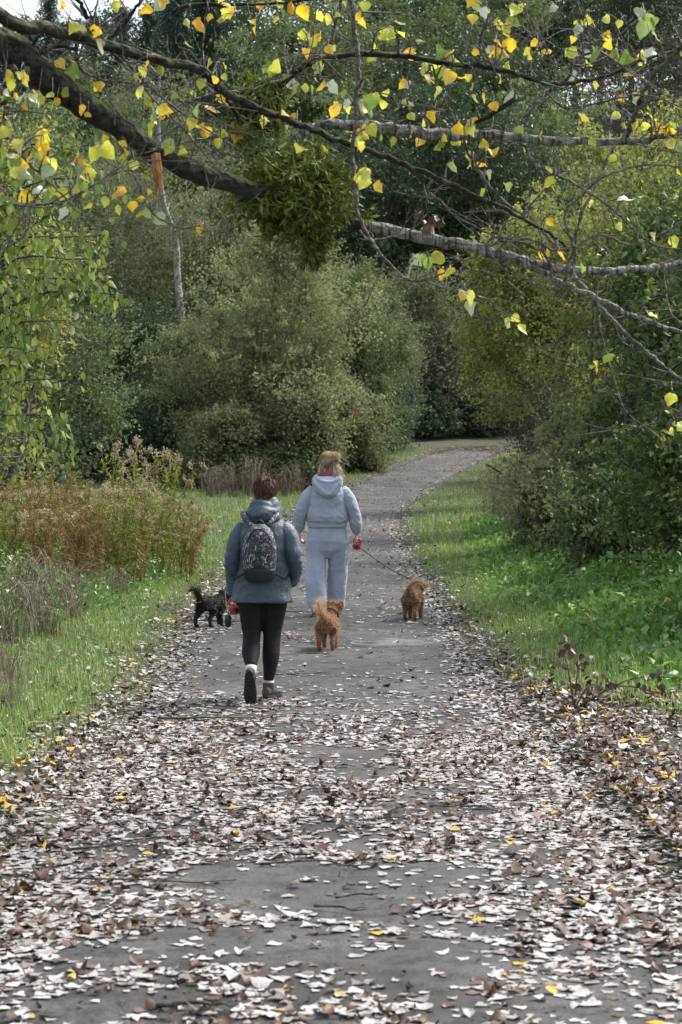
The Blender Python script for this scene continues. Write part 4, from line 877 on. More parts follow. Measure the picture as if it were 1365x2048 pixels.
def grass_field(name, label, side, n, x0, x1, y0, y1, hmax, wid, ypow):
    x, y = scatter(n, x0, x1, y0, y1, gg, ypow); d, s = path_dist(x, y)
    pat = .5 + .5 * wob(x * .9, y * .7); edge = PATH_W + .06 + .16 * wob(x * 3, y * 2.2) + .12 * gg.random(len(x)) + np.where(s > 0, .95 * np.clip((15 - y) / 2.5, 0, 1), .35 * np.clip((12.5 - y) / 3, 0, 1))
    ok = (d > edge) & (s == side) & (gg.random(len(x)) < .35 + .65 * np.clip((d - edge) / .35, 0, 1)) & (gg.random(len(x)) < .55 + .6 * pat)
    x, y, d, pat = x[ok], y[ok], d[ok], pat[ok]
    h = hmax * (.35 + .65 * gg.random(len(x))) * (.6 + .6 * pat) * np.clip(.5 + (d - PATH_W) / .8, .5, 1.3)
    t = np.clip(gg.random(len(x)) * .75 + .25 * pat, 0, .93); t[gg.random(len(x)) < .06] = 1.0
    return tag(blades(name, x, y, h, wid * (.7 + .6 * gg.random(len(x))), gg, M['grass'], t, y0 < 25), label, 'grass', kind='stuff')
grass_field('grass', 'short green grass on the left verge of the path', -1, 104000, -4.6, -1.1, 8.5, 30, .10, .007, 1.15)
grass_field('grass', 'bright green grass on the right verge of the path', 1, 92000, 1.0, 4.4, 9.5, 34, .11, .008, 1.1)
grass_field('grass', 'grass strip on the left beside the far path', -1, 60000, -9, 3.6, 30, 88, .16, .022, 1.2)
grass_field('grass', 'grass strip on the right beside the far path', 1, 52000, 1, 9, 34, 92, .15, .022, 1.15)

# ------------------------------------------------------------------ ground cover on the right bank
gw = np.random.default_rng(44)
x, y = scatter(44000, 1.6, 5.4, 12.5, 44, gw, 1.3); d, s = path_dist(x, y)
inner = 1.95 + .35 * wob(x * 1.2, y * .8) + .5 * np.clip((20 - y) / 8, 0, 1) + .3 * np.clip((y - 26) / 6, 0, 1.5)
ok = (s > 0) & (d > inner) & (gw.random(len(x)) < np.clip((d - inner) / .3, .1, 1)); x, y, d, inner = x[ok], y[ok], d[ok], inner[ok]
hh = np.clip((d - inner) * .32, .05, .55) * (.4 + .6 * gw.random(len(x))) * (.7 + .7 * np.clip(wob(x * 2.4, y * 1.8), -.6, 1))
P = np.stack([x, y, surf_z(x, y) + np.maximum(hh, .02)], -1)
bl = gw.permutation(len(x))[:3500]
tag(blades('grass', x[bl], y[bl], hh[bl] + .08 + .22 * gw.random(3500) ** 2, np.full(3500, .008), gw, M['grass'], np.clip(gw.random(3500) ** .7, 0, 1), True, .9), 'long grass blades poking through the weeds on the right bank', 'grass', kind='stuff')
o = leaf_cloud('ground_cover', P, .04 + .10 * gw.random(len(x)) ** 1.6, M['weed'], gw, tint=np.clip(gw.random(len(x)) * .8 + .2 * (wob(x, y) > 0), 0, 1), aspect=.66, up=1.6, droop=.25)
tag(o, 'nettles and low leafy weeds covering the right bank', 'ground cover', kind='stuff')
# soil side cover left, under the goldenrod
x, y = scatter(16000, -6.5, -1.9, 17, 34, gw); d, s = path_dist(x, y); inner = 2.0 + .9 * np.clip((22 - y) / 5, 0, 1) + .25 * wob(x * 1.2, y)
ok = d > inner; x, y, d, inner = x[ok], y[ok], d[ok], inner[ok]
P = np.stack([x, y, surf_z(x, y) + np.clip((d - inner) * .35, .03, .5) * gw.random(len(x))], -1)
tag(leaf_cloud('ground_cover', P, .05 + .04 * gw.random(len(x)), M['weed'], gw, tint=gw.random(len(x)) * .6, aspect=.65, up=1.2), 'low bramble leaves at the foot of the goldenrod', 'ground cover', kind='stuff')

# ------------------------------------------------------------------ goldenrod stand
def rod_proto(seed, leafmat, plume=True):
    g = np.random.default_rng(seed); root = empty('goldenrod_plant', (0, 0, 0)); H = 1.15 + .2 * g.random()
    st = MB(); lv = []; pl = []
    for s_ in range(4):
        a = g.random() * 6.28; b0 = np.array([g.normal() * .06, g.normal() * .06, 0]); ln = .12 + .25 * g.random(); h = H * (.75 + .3 * g.random())
        q = spline([b0, b0 + [ln * .3 * math.cos(a), ln * .3 * math.sin(a), h * .55], b0 + [ln * math.cos(a), ln * math.sin(a), h]], 12); st.tube(q, np.linspace(.006, .0025, 12), 4)
        i_ = g.integers(2, 11, 95); lv.append(q[i_] + (q[np.minimum(i_ + 1, 11)] - q[i_]) * g.random((95, 1)) + g.normal(size=(95, 3)) * .012)
        for k in range((5 if s_ < 2 else 1) if plume else 0):
            f = q[g.integers(9, 12)]; d = np.array([g.normal() * .11, g.normal() * .11, .10 * g.random() - .01]); br = spline([f, f + d * .6 + [0, 0, .05], f + d], 5); st.tube(br, .0016, 3, cap=False)
            pl.append(br[g.integers(1, 5, 22)] + g.normal(size=(22, 3)) * .013)
    st.build('stem', M['rod_stem'], root)
    L = np.concatenate(lv); leaf_cloud('foliage', L, .055 + .045 * g.random(len(L)), leafmat, g, root, aspect=.2, fold=.1, droop=.35)
    if pl: Pp = np.concatenate(pl); leaf_cloud('plume', Pp, .022 + .014 * g.random(len(Pp)), M['rod_plume'], g, root, aspect=.7)['kind'] = 'stuff'
    return root
LAB = {'n': 'green leafy goldenrod without a plume in the stand left of the path', 'g': 'green goldenrod with a pale seed plume in the stand left of the path', 'r': 'rust brown goldenrod in the stand left of the path'}
protos = [(rod_proto(70 + k, M['rod_green'], k % 2 == 0), 'gn'[k % 2]) for k in range(4)] + [(rod_proto(80 + k, M['rod_rust'], k == 0), 'r') for k in range(3)]
seen = set(); gr = np.random.default_rng(88); cnt = 0
while cnt < 150:
    Yd = 22.5 + 10 * gr.random(); u = -30 + 420 * gr.random()
    lim = 395 - max(0, (25.5 - Yd)) * 85 - 5 * max(0, Yd - 27)
    if u > lim: continue
    x = px(u, Yd)
    if 185 < u < 250 and Yd > 27.5: continue
    rust = gr.random() < (.8 if 35 < u < 175 and Yd < 27.5 else .10)
    k = int(gr.integers(4, 7)) if rust else int(gr.choice([0, 1, 2, 3], p=[.08, .42, .08, .42] if u < 200 else [.3, .2, .3, .2])); p, kind = protos[k]
    o = p if k not in seen else copy_tree(p); seen.add(k)
    o.location = gl(x, Yd, -.03); o.rotation_euler = (gr.normal() * .08, gr.normal() * .08 + .06, gr.random() * 6.28); sc = .62 + .30 * gr.random() + .32 * (.5 + .5 * math.sin(x * 3.1 + Yd * 1.7)) * gr.random(); o.scale = (sc, sc, sc * (1.0 if u < 330 else .8))
    tag(o, LAB[kind], 'goldenrod', 'goldenrod plants left of the path'); cnt += 1
for u, Yd, sc in [(265, 27.2, 1.3), (345, 27.6, 1.15), (250, 29, 1.25), (330, 29.5, 1.2)]:
    o = copy_tree(protos[2][0]); o.location = gl(px(u, Yd), Yd); o.scale = (.9 * sc, .9 * sc, 1.12 * sc); o.rotation_euler = (0, .05, u)
    tag(o, 'tall goldenrod with a fluffy cream plume above the rest of the stand', 'goldenrod', 'tall goldenrod plants')

# dry grass tufts
def dry_proto(seed, n=70, h=.9, mat=None):
    g = np.random.default_rng(seed); V = []; T = []; m_ = 0; mb = MB()
    for k in range(n):
        a = g.random() * 6.28; ln = h * (.3 + .7 * g.random()); sp = .2 + .75 * g.random(); b0 = np.array([g.normal() * .08, g.normal() * .08, -.02])
        d = np.array([math.cos(a), math.sin(a), 0]); q = spline([b0, b0 + d * ln * sp * .3 + [0, 0, ln * .65], b0 + d * ln * sp + [0, 0, ln * (.95 - .55 * sp)]], 6)
        mb.tube(q, np.linspace(.004, .001, 6), 3, tint=g.random(), cap=False)
    return mb.mesh('dry_grass_tuft')
dm = [dry_proto(90 + k) for k in range(3)]; dm2 = [dry_proto(95 + k, 26, 1.0) for k in range(3)]
for k, (u, Yd, s_) in enumerate([(20, 17.5, 1.0), (90, 18.4, 1.0), (150, 19.6, .8), (60, 19.8, 1.0), (130, 21, .9), (10, 15, .7), (240, 22.6, .7), (95, 22.2, 1.0), (30, 21, 1.0), (20, 13.6, .45)]):
    o = link('dry_grass_tuft', dm[k % 3], M['dry'], None, gl(px(u, Yd), Yd)); o.scale = (s_,) * 3; o.rotation_euler = (0, 0, k * 1.3)
    tag(o, 'tuft of straw coloured dry grass on the left verge below the goldenrod', 'dry grass', 'dry grass tufts on the left verge')
for k, (u, Yd, s_) in enumerate([(1000, 44, 1.7), (1030, 42, 1.9), (1075, 40, 1.8), (1045, 38, 1.5), (1100, 37, 1.6), (985, 47, 1.5), (1010, 40, 1.3), (1120, 35, 1.5), (1070, 34, 1.2), (1060, 44, 1.9), (1090, 42, 1.7), (1035, 36, 1.2), (1110, 32, 1.3)]):
    o = link('dry_grass_tuft', dm2[k % 3], M['dry'], None, gl(px(u, Yd), Yd)); o.scale = (s_ * .9, s_ * .9, s_ * 1.45); o.rotation_euler = (0, 0, k * 2.1)
    tag(o, 'tall tuft of brown dead stalks on the right bank near the bend', 'dry stalks', 'dead stalks on the right bank')
for k, (u, Yd) in enumerate([(420, 58), (470, 58.5), (520, 58.2), (570, 59), (620, 62), (500, 59), (440, 59.5), (600, 60.5), (650, 66)]):
    o = link('dry_grass_tuft', dm[k % 3], M['dry'], None, gl(px(u, Yd), Yd)); o.scale = (1.5, 1.2, 1.5 + .3 * (k % 3)); o.rotation_euler = (0, 0, k * 2.1)
    tag(o, 'tuft of long dead grass at the foot of the big round bush', 'dry grass', 'dead grass tufts under the big bush')

# ------------------------------------------------------------------ fallen leaves
TV = []
for k in range(10):
    V, QL = big_leaf('leaf', HALF_S, 1.0, [.04, .10, -.08, .2, .02, -.05, .7, .45, -.5, .6][k], [.02, -.03, .04, .06, 0, .03, .35, -.2, .2, .3][k], .06 if k < 6 else .12, 60 + k, .24)
    V = V - [0, .5, 0]; V[:, 2] -= V[:, 2].min() * .9; TV.append(V)
TV = np.array(TV)
def bump1(v, c, w): return np.exp(-((v - c) / w) ** 2)
def cover(x, y, d, s):
    """share of ground under fallen leaves, read from the photograph"""
    n1 = .5 + .35 * np.sin(x * 2.3 + 1.2 * np.sin(y * .9)) * np.sin(y * 1.7 + .8 * np.sin(x * 1.9)) + .35 * np.sin(x * 5.1 + y * 2.2) * np.sin(y * 4.7 - x * 1.4) + .2 * np.sin(x * 11 + y * 3) * np.sin(y * 9.3)
    n1 = np.clip(n1, 0, 1)
    near = np.interp(y, [5, 7.2, 8.2, 8.6, 12.4, 13.4, 14.0, 15, 24, 60, 84, 91, 95], [.5, .62, .8, 1.3, 1.3, .95, .35, .05, .03, .035, .04, .4, .5])
    n2 = np.clip(.5 + .45 * np.sin(x * 3.1 + 1.7 * np.sin(y * 1.3) + .7) * np.sin(y * 2.6 + x * 1.1) + .35 * np.sin(x * 7.3 - y * 4.1) * np.sin(y * 6.1 + x * 2.7 + 1), 0, 1)
    c = near * (.15 + 1.6 * n1 * (.3 + .85 * n2))
    wx = x + .10 * np.sin(y * 5 + x * 3) + .06 * np.sin(y * 11 + 2); wy = y + .10 * np.sin(x * 6 + 1) + .05 * np.sin(x * 14)
    for cx_, cy_, rx_, ry_, k_ in [(-.04, 7.86, .62, .52, .93), (-.38, 6.80, .62, .25, .9), (.32, 6.35, .22, .5, .85), (-.75, 6.1, .35, .25, .7), (.06, 11.4, .28, .7, .85), (.02, 9.0, .12, .42, .85), (-.22, 10.2, .2, .2, .6), (.75, 7.9, .12, .15, .6), (.45, 12.9, .35, .35, .6), (-.3, 13.6, .6, .35, .7)]:
        q = np.hypot((wx - cx_) / rx_, (wy - cy_) / ry_); c = c * (1 - k_ * np.clip((1.15 - q) / .3, 0, 1))
    q = np.hypot((wx + .05) / .4, (wy - 6.28) / .3); c = c + .35 * np.clip((1.1 - q) / .4, 0, 1) * n2
    e = np.exp(-((d - PATH_W + .04) / np.interp(y, [8, 16, 30], [.3, .2, .14])) ** 2)
    c = c + e * np.interp(y, [5, 12, 18, 30, 50, 82, 90, 95], [.4, .55, .38, .26, .16, .12, .5, .6])
    right = (s > 0) * np.clip((d - .9) / .4, 0, 1) * np.clip((2.1 + 2.2 * np.clip((14.6 - y) / 1.5, 0, 1) - d) / .5, 0, 1) * np.interp(y, [6, 10, 15, 17, 21], [.5, .95, .95, .25, 0])
    left = (s < 0) * np.clip((d - 1.0) / .3, 0, 1) * np.clip((2.0 - d) / .5, 0, 1) * np.interp(y, [6, 9, 13, 17, 22], [.5, .7, .5, .2, .03])
    c = np.where(d > PATH_W + .3, np.where(s < 0, np.interp(y, [8, 16, 24, 35], [.14, .09, .03, .01]), .02) * (.2 + 1.2 * n1), c) + right * (.3 + .7 * n1) + left * (.2 + .6 * n1)
    return np.clip(c, 0, 1.1)
gf = np.random.default_rng(101)
N = 330000
y = 5.2 + 86 * gf.random(N) ** 2.2; x = (gf.random(N) * 2 - 1) * 3.6 + np.interp(y, _pc[:600, 1], _pc[:600, 0])
# even density in the plane: thin by the sampling slope
dens = 1 / (86 * 2.2 * ((y - 5.2) / 86) ** (1.2 / 2.2) + 1e-3); want = cover(x, y, *path_dist(x, y))
A_LEAF = .00118; per = N * dens / 7.2
ok = gf.random(N) < want / A_LEAF / np.maximum(per, 1e-6) * 1.25
x, y = x[ok], y[ok]; d, s = path_dist(x, y)
ctr = spline([(0, 0, 0), (1, 0, 0)], 2)
N = len(x); t = gf.normal(.64, .21, N).clip(.26, .93)
vg = d > PATH_W + .1
pb = np.where(s > 0, .17 + .28 * vg, .17 + .25 * vg) ; pb = np.where((s > 0) & vg & (y < 16.5), .6, np.where(y > 84, .75, pb)); br = gf.random(N) < pb; t[br] = gf.random(br.sum()) * .24
yl = gf.random(N) < np.where(vg, .05, .009); t[yl] = .97
var = np.where(br | (vg & (gf.random(N) < .4)) | (gf.random(N) < .04), gf.integers(4, 10, N), gf.integers(0, 6, N)); size = (.027 + .042 * gf.random(N) ** 1.7) * np.where(y > 20, 1.15, 1)
yaw = gf.random(N) * 6.28; tilt = np.abs(gf.normal(size=N)) * np.where(br | vg, .22, .045); ta = gf.random(N) * 6.28
z = surf_z(x, y) + .003 + .004 * gf.random(N) * np.clip(want[ok], 0, 1) + vg * .025 * gf.random(N) + size * np.sin(tilt) * .3
def leaf_frames(yaw, tilt, ta):
    n_ = np.stack([np.sin(tilt) * np.cos(ta), np.sin(tilt) * np.sin(ta), np.cos(tilt)], -1)
    yv = np.stack([np.cos(yaw), np.sin(yaw), np.zeros_like(yaw)], -1); yv = norm(yv - n_ * (yv * n_).sum(-1, keepdims=True)); xv = np.cross(yv, n_)
    return np.stack([xv, yv, n_], -1)
FR = leaf_frames(yaw, tilt, ta)
# the 290 that show largest become objects of their own
uu = CX + x / y * F_PX; vis = (uu > 5) & (uu < 1360) & (1600 / y * 2.5 + 960 < 2040)
order = np.argsort(np.where(vis, y, 1e9) + .0 * x)[:290]
single = np.zeros(N, bool); single[order] = True
fm = {}
FL = {'f_pale': 'pale grey fallen poplar leaf lying flat on the near part of the path', 'f_grey': 'dull greyish fallen leaf lying on the near part of the path', 'f_brown': 'dark brown curled fallen leaf on the near part of the path', 'f_yellow': 'yellow fallen leaf lying on the near part of the path'}
FG = {'f_pale': 'pale fallen leaves on the path', 'f_grey': 'greyish fallen leaves on the path', 'f_brown': 'brown fallen leaves on the path', 'f_yellow': 'yellow fallen leaves on the path'}
for k in order:
    kind = 'f_yellow' if t[k] > .95 else 'f_brown' if t[k] < .25 else 'f_grey' if t[k] < .5 else 'f_pale'
    key = (kind, int(var[k]))
    if key not in fm:
        me = make_mesh('fallen_leaf', TV[var[k]], [QL], True); me.materials.append(M[kind]); fm[key] = me
    o = bpy.data.objects.new('fallen_leaf', fm[key]); COL.objects.link(o)
    R_ = FR[k] * size[k]; o.matrix_world = Matrix(((*R_[0], x[k]), (*R_[1], y[k]), (*R_[2], z[k]), (0, 0, 0, 1)))
    tag(o, FL[kind], 'leaf', FG[kind])
rest = np.where(~single & (y < 7.3))[0]; farl = np.where(~single & (y >= 7.3))[0]
kk_ = len(HALF_S); cidx = np.concatenate([np.arange(kk_), 2 * kk_ + np.arange(kk_), 4 * kk_ + np.arange(kk_)]); a_ = np.arange(kk_ - 1)
QF = np.array([[0, kk_ + 2, kk_ + 3, kk_ - 1], [0, kk_ - 1, 2 * kk_ + 3, 2 * kk_ + 2], [0, kk_ + 1, kk_ + 2, kk_ + 2][:3] + [0], [0, 0, 0, 0]])[:2]
QT = np.array([[0, kk_ + 1, kk_ + 2], [kk_ - 1, kk_ + 3, kk_ + 4], [0, 2 * kk_ + 2, 2 * kk_ + 1]])[[0, 2]]
Vf = np.einsum('nij,nkj->nki', FR[farl] * size[farl, None, None], TV[var[farl]][:, cidx]) + np.stack([x, y, z], -1)[farl][:, None]
Qf = (np.arange(len(farl))[:, None, None] * len(cidx) + QF[None]).reshape(-1, 4)
o = link('fallen_leaves', make_mesh('fallen_leaves', Vf.reshape(-1, 3), [Qf, (np.arange(len(farl))[:, None, None] * len(cidx) + QT[None]).reshape(-1, 3)], True, np.repeat(t[farl], len(cidx))), M['litter'])
tag(o, 'carpet of pale and brown fallen leaves over the middle and far path and verges', 'leaves', kind='stuff')
V = np.einsum('nij,nkj->nki', FR[rest] * size[rest, None, None], TV[var[rest]]) + np.stack([x, y, z], -1)[rest][:, None]
nv = TV.shape[1]; Qa = (np.arange(len(rest))[:, None, None] * nv + QL[None]).reshape(-1, 4)
o = link('fallen_leaves', make_mesh('fallen_leaves', V.reshape(-1, 3), [Qa], True, np.repeat(t[rest], nv)), M['litter'])
tag(o, 'carpet of pale and brown fallen leaves over the nearest part of the path', 'leaves', kind='stuff')
print('litter', N, len(rest), 'tris', sum(len(m_.loops) - 2 * len(m_.polygons) for m_ in bpy.data.meshes), 'poplar leaves', nleaf)

# crumbs of bark and leaf between the leaves
gk = np.random.default_rng(55); n_ = 60000; yk = 5.2 + 22 * gk.random(n_) ** 1.6; xk = (gk.random(n_) * 2 - 1) * 2.4
ck = cover(xk, yk, *path_dist(xk, yk)); okk = gk.random(n_) < np.clip(ck * 1.1 + .05, 0, 1) * .5; xk, yk = xk[okk], yk[okk]
o = leaf_cloud('leaf_crumbs', np.stack([xk, yk, surf_z(xk, yk) + .004], -1), .012 + .022 * gk.random(len(xk)), M['crumb'], gk, aspect=.45, up=3, droop=0, fold=.1, dirs=np.stack([gk.normal(size=len(xk)), gk.normal(size=len(xk)), np.zeros(len(xk))], -1))
tag(o, 'dark crumbs of bark and broken leaf between the fallen leaves', 'debris', kind='stuff')
# twigs lying on the path
def stick(u, v, ln, yaw, r_, seed, label, fork=True):
    g = np.random.default_rng(seed); Yd = F_PX * 1.6 / (v - 960); x0 = px(u, Yd); zz = float(surf_z(np.array([x0]), np.array([Yd]))[0])
    mb = MB(); d = np.array([math.cos(yaw), math.sin(yaw), 0]); sd = np.array([-d[1], d[0], 0])
    q = spline([-d * ln / 2, sd * ln * .06 * g.normal() + [0, 0, .006], d * ln * .25 + sd * ln * .08 * g.normal(), d * ln / 2 + [0, 0, .01]], 14); mb.tube(q, np.linspace(r_, r_ * .35, 14), 6)
    if fork:
        e = q[8] + d * ln * .25 + sd * ln * .2 * (1 if g.random() > .5 else -1); mb.tube(spline([q[8], (q[8] + e) / 2 + [0, 0, .01], e], 6), np.linspace(r_ * .6, r_ * .25, 6), 5)
    o = mb.build('stick', M['bark_shrub']); o.location = (x0, Yd, zz + r_ + .008); tag(o, label, 'stick', 'sticks on the path')
for k, a in enumerate([(390, 2022, .24, .12, .009, 'thick dark stick lying at the bottom of the path'), (240, 1975, .14, 1.2, .004, 'thin curved twig among leaves near the bottom left'),
    (640, 1737, .5, -.04, .006, 'long thin twig edging the bare patch of tarmac'), (300, 1765, .7, -.12, .005, 'long thin twig on the left among pale leaves'),
    (680, 1828, .22, -.5, .006, 'short twig pointing at the large curled leaf'), (260, 1690, .6, .5, .006, 'slanting twig among leaves on the left'), (780, 1645, .3, .3, .006, 'curved twig in the middle of the leaf carpet'),
    (960, 1620, .5, -.3, .004, 'thin pale twig right of the middle of the leaf carpet'), (560, 1575, .5, .1, .005, 'thin twig in the leaf carpet behind the bare patch'), (450, 1440, .9, .05, .008, 'long twig across the tarmac near the walking shoes'),
    (640, 1330, .22, -.1, .006, 'small bent twig on the bare tarmac behind the dog'), (600, 1362, .5, .25, .005, 'straight twig right of the walking shoe'), (430, 1275, .7, .02, .009, 'dark twig lying left of the walker legs'), (560, 1262, .7, .1, .010, 'dark twig pile between walker and ginger dog'), (230, 1510, .8, .3, .007, 'bent stick on the left verge among leaves'), (720, 1800, .2, .4, .005, 'tiny twig beside the large curled leaf')]):
    stick(a[0], a[1], a[2], a[3], a[4], 200 + k, a[5])

# dead leafy sprig on the right verge
DS = np.array(gl(px(1150, 13.6), 13.6)); ds = empty('dead_sprig', DS); tag(ds, 'upright dead sprig with dark brown withered leaves on the right verge', 'sprig')
gd = np.random.default_rng(9); sb = MB()
for k in range(5):
    e = np.array([gd.normal() * .1 + [-.02, .35, .6, .15, .8][k], gd.normal() * .1, [.42, .12, .1, .3, .2][k]]); q = spline([(0, 0, 0), e * .5 + [0, 0, .1], e], 10); sb.tube(q, np.linspace(.007, .003, 10), 5)
    for i_ in range(15):
        p = q[gd.integers(2, 10)] + gd.normal(size=3) * .03; o = bpy.data.objects.new('leaf', leaf_variant('h_dead', int(gd.integers(0, 3)))); COL.objects.link(o); o.parent = ds
        X_, Y_, Z_ = droop_axes(gd); s_ = .035 + .035 * gd.random(); o.matrix_local = Matrix(((X_[0] * s_, Y_[0] * s_, Z_[0] * s_, p[0]), (X_[1] * s_, Y_[1] * s_, Z_[1] * s_, p[1]), (X_[2] * s_, Y_[2] * s_, Z_[2] * s_, p[2] + .03), (0, 0, 0, 1)))
sb.build('stem', M['bark_shrub'], ds)

# red and white barrier tape caught in the bushes
BT = at(690, 846, 63.4); bt2 = empty('barrier_tape', BT); tag(bt2, 'strip of red and white barrier tape caught in the bramble', 'tape')
tp = spline([at(668, 873, 63.4) - BT, at(680, 855, 63.4) - BT, at(697, 838, 63.4) - BT, at(708, 826, 63.4) - BT, at(716, 817, 63.4) - BT], 15)
red = plain('red_tape', (0.55, 0.05, 0.04), .4); wht = plain('white_tape', (0.75, 0.74, 0.72), .4)
for k in range(14):
    a_, b_ = tp[k], tp[k + 1]; sd = np.array([.042, .01, .028]); up = np.array([.0, .006, 0])
    V = np.array([a_ - sd, a_ + sd, b_ + sd, b_ - sd, a_ - sd + up, a_ + sd + up, b_ + sd + up, b_ - sd + up])
    link('tape_band', make_mesh('tape_band', V, [[(0, 1, 2, 3), (7, 6, 5, 4), (0, 4, 5, 1), (1, 5, 6, 2), (2, 6, 7, 3), (3, 7, 4, 0)]]), red if k % 2 else wht, bt2)
a_ = tp[14]; mbt = MB(); mbt.tube(spline([a_, a_ + [-.1, 0, -.15], a_ + [-.13, 0, -.35]], 5), [.03, .025, .02, .02, .015], 4); mbt.build('loose_end', red, bt2)

# ------------------------------------------------------------------ figures
def fuse(mb, voxel, smooth=6, wrinkle=0.0, wscale=18.0, name='body', seed=0, fold=None, stack=None):
    me = mb.mesh(name); o = bpy.data.objects.new('tmp', me); COL.objects.link(o)
    r = o.modifiers.new('r', 'REMESH'); r.mode = 'VOXEL'; r.voxel_size = voxel; r.use_smooth_shade = True
    s = o.modifiers.new('s', 'SMOOTH'); s.factor = .5; s.iterations = smooth
    dg = bpy.context.evaluated_depsgraph_get(); dg.update()
    out = bpy.data.meshes.new_from_object(o.evaluated_get(dg)); bpy.data.objects.remove(o); bpy.data.meshes.remove(me)
    out.name = name; nvt = len(out.vertices); co = np.empty(nvt * 3); out.vertices.foreach_get('co', co); co = co.reshape(-1, 3)
    if wrinkle:
        nr = np.empty(nvt * 3); out.vertices.foreach_get('normal', nr); nr = nr.reshape(-1, 3); g = np.random.default_rng(seed); h = np.zeros(nvt)
        for k in range(7):
            w = g.normal(size=3) * wscale * (.5 + k * .22); 
            if fold is not None: w = w * fold
            q = co + .03 * np.sin(co[:, [1, 2, 0]] * 14 + k); sv = np.sin(q @ w + g.random() * 6); h += (.45 * sv + 1.1 * (.5 - np.abs(sv)) * (np.sin(q @ (w[[2, 0, 1]] * .35) + k) > -.2)) / (1 + .25 * k)
        if stack:   # cloth gathering in rings above a cuff or behind an elbow
            for z0, hz, am in stack: ph = co @ (np.array([20., 14., 0]) * np.array([1, -1, 1])); h += am * np.exp(-((co[:, 2] - z0) / hz) ** 2) * (1 - 1.6 * np.abs(np.sin(co[:, 2] * 48 + 1.6 * np.sin(ph) + co[:, 0] * 16))) * (.5 + .5 * np.sin(co[:, 0] * 31 + co[:, 1] * 23))
        co = co + nr * (h * wrinkle / 3)[:, None]; out.vertices.foreach_set('co', co.ravel())
    out.polygons.foreach_set('use_smooth', np.ones(len(out.polygons), bool)); out.update()
    return out
def mesh_np(me):
    me.calc_loop_triangles(); v = np.empty(len(me.vertices) * 3); me.vertices.foreach_get('co', v); nr = np.empty(len(v)); me.vertices.foreach_get('normal', nr)
    t = np.empty(len(me.loop_triangles) * 3, dtype=np.int32); me.loop_triangles.foreach_get('vertices', t)
    return v.reshape(-1, 3), nr.reshape(-1, 3), t.reshape(-1, 3)
def surf_sample(me, n, g):
    v, nr, t = mesh_np(me); A = np.linalg.norm(np.cross(v[t[:, 1]] - v[t[:, 0]], v[t[:, 2]] - v[t[:, 0]]), axis=1); k = g.choice(len(t), n, p=A / A.sum())
    b = g.dirichlet([1, 1, 1], n)[:, :, None]; return (v[t[k]] * b).sum(1), norm((nr[t[k]] * b).sum(1))
def strands(P, D, ln, wid, g, bend, seg=4):
    """tapered hair ribbons from P along D curving towards bend"""
    N = len(P); ln = np.broadcast_to(ln, N)[:, None]; bend = np.broadcast_to(bend, (N, 3)); side = norm(np.cross(D, g.normal(size=(N, 3)))) * np.broadcast_to(wid, N)[:, None]
    V = []; q = P.copy(); d = norm(D)
    for k in range(seg + 1):
        w = side * (1 - k / seg) ** .7; V += [q - w, q + w] if k < seg else [q]
        d = norm(d + bend * (1.2 / seg)); q = q + d * ln / seg
    V = np.stack(V, 1); nv_ = V.shape[1]; base = np.arange(N)[:, None] * nv_
    Qs = np.concatenate([base + [2 * k, 2 * k + 1, 2 * k + 3, 2 * k + 2] for k in range(seg - 1)]); Ts = base + [2 * seg - 2, 2 * seg - 1, 2 * seg]
    return V.reshape(-1, 3), [Qs, Ts], nv_
def hair_obj(name, P, D, ln, wid, g, bend, mat, parent, tint=None, seg=4):
    V, G, nv_ = strands(P, D, ln, wid, g, bend, seg); t = g.random(len(P)) if tint is None else tint
    return link(name, make_mesh(name, V, G, True, np.repeat(t, nv_)), mat, parent)
def hair_mat(name, stops, rough=.45):
    return leaf_mat(name, stops, trans=.12, rough=rough, spec=.5)
skin = noise_mat('skin', [(0.3, (0.50, 0.29, 0.21)), (0.7, (0.60, 0.37, 0.28))], scale=12, rough=.5, bump=.1, bscale=120, dist=.001)
def add_hand(mb, wrist, d, palm_n, s=1.0, curl=.6, thumb_side=1):
    """palm, four unequal bent fingers and a thumb leaving the palm's side"""
    d = norm(np.asarray(d, float)); pn = norm(np.asarray(palm_n, float) - d * np.dot(palm_n, d)); sd = np.cross(d, pn) * thumb_side; w = np.asarray(wrist, float)
    mb.tube([w - d * .03 * s, w + d * .01 * s], [.026 * s, .025 * s], 10)
    Rm = np.stack([sd, d, pn], 1); mb.ell(w + d * .045 * s, np.array([.040, .052, .016]) * s, Rm)
    for k, (o_, ln) in enumerate([(.029, .070), (.010, .079), (-.010, .074), (-.028, .058)]):
        p = w + d * .078 * s + sd * o_ * s; pts = [p - d * .03 * s, p]; a = curl * .5; dd = d
        for j_ in range(3):
            dd = d * math.cos(a) + pn * math.sin(a); p = p + dd * ln * s * [.45, .32, .23][j_]; pts.append(p); a += curl * 1.0
        mb.tube(pts, np.array([.0095, .0095, .009, .0085, .007]) * s, 8)
    p = w + d * .02 * s + sd * .032 * s; pts = [w + d * .015 * s + sd * .015 * s, p, p + (sd * .6 + d * .8 + pn * .3) * .032 * s, p + (sd * .45 + d * 1.3 + pn * .9) * .042 * s]
    mb.tube(pts, np.array([.012, .0125, .011, .008]) * s, 8)
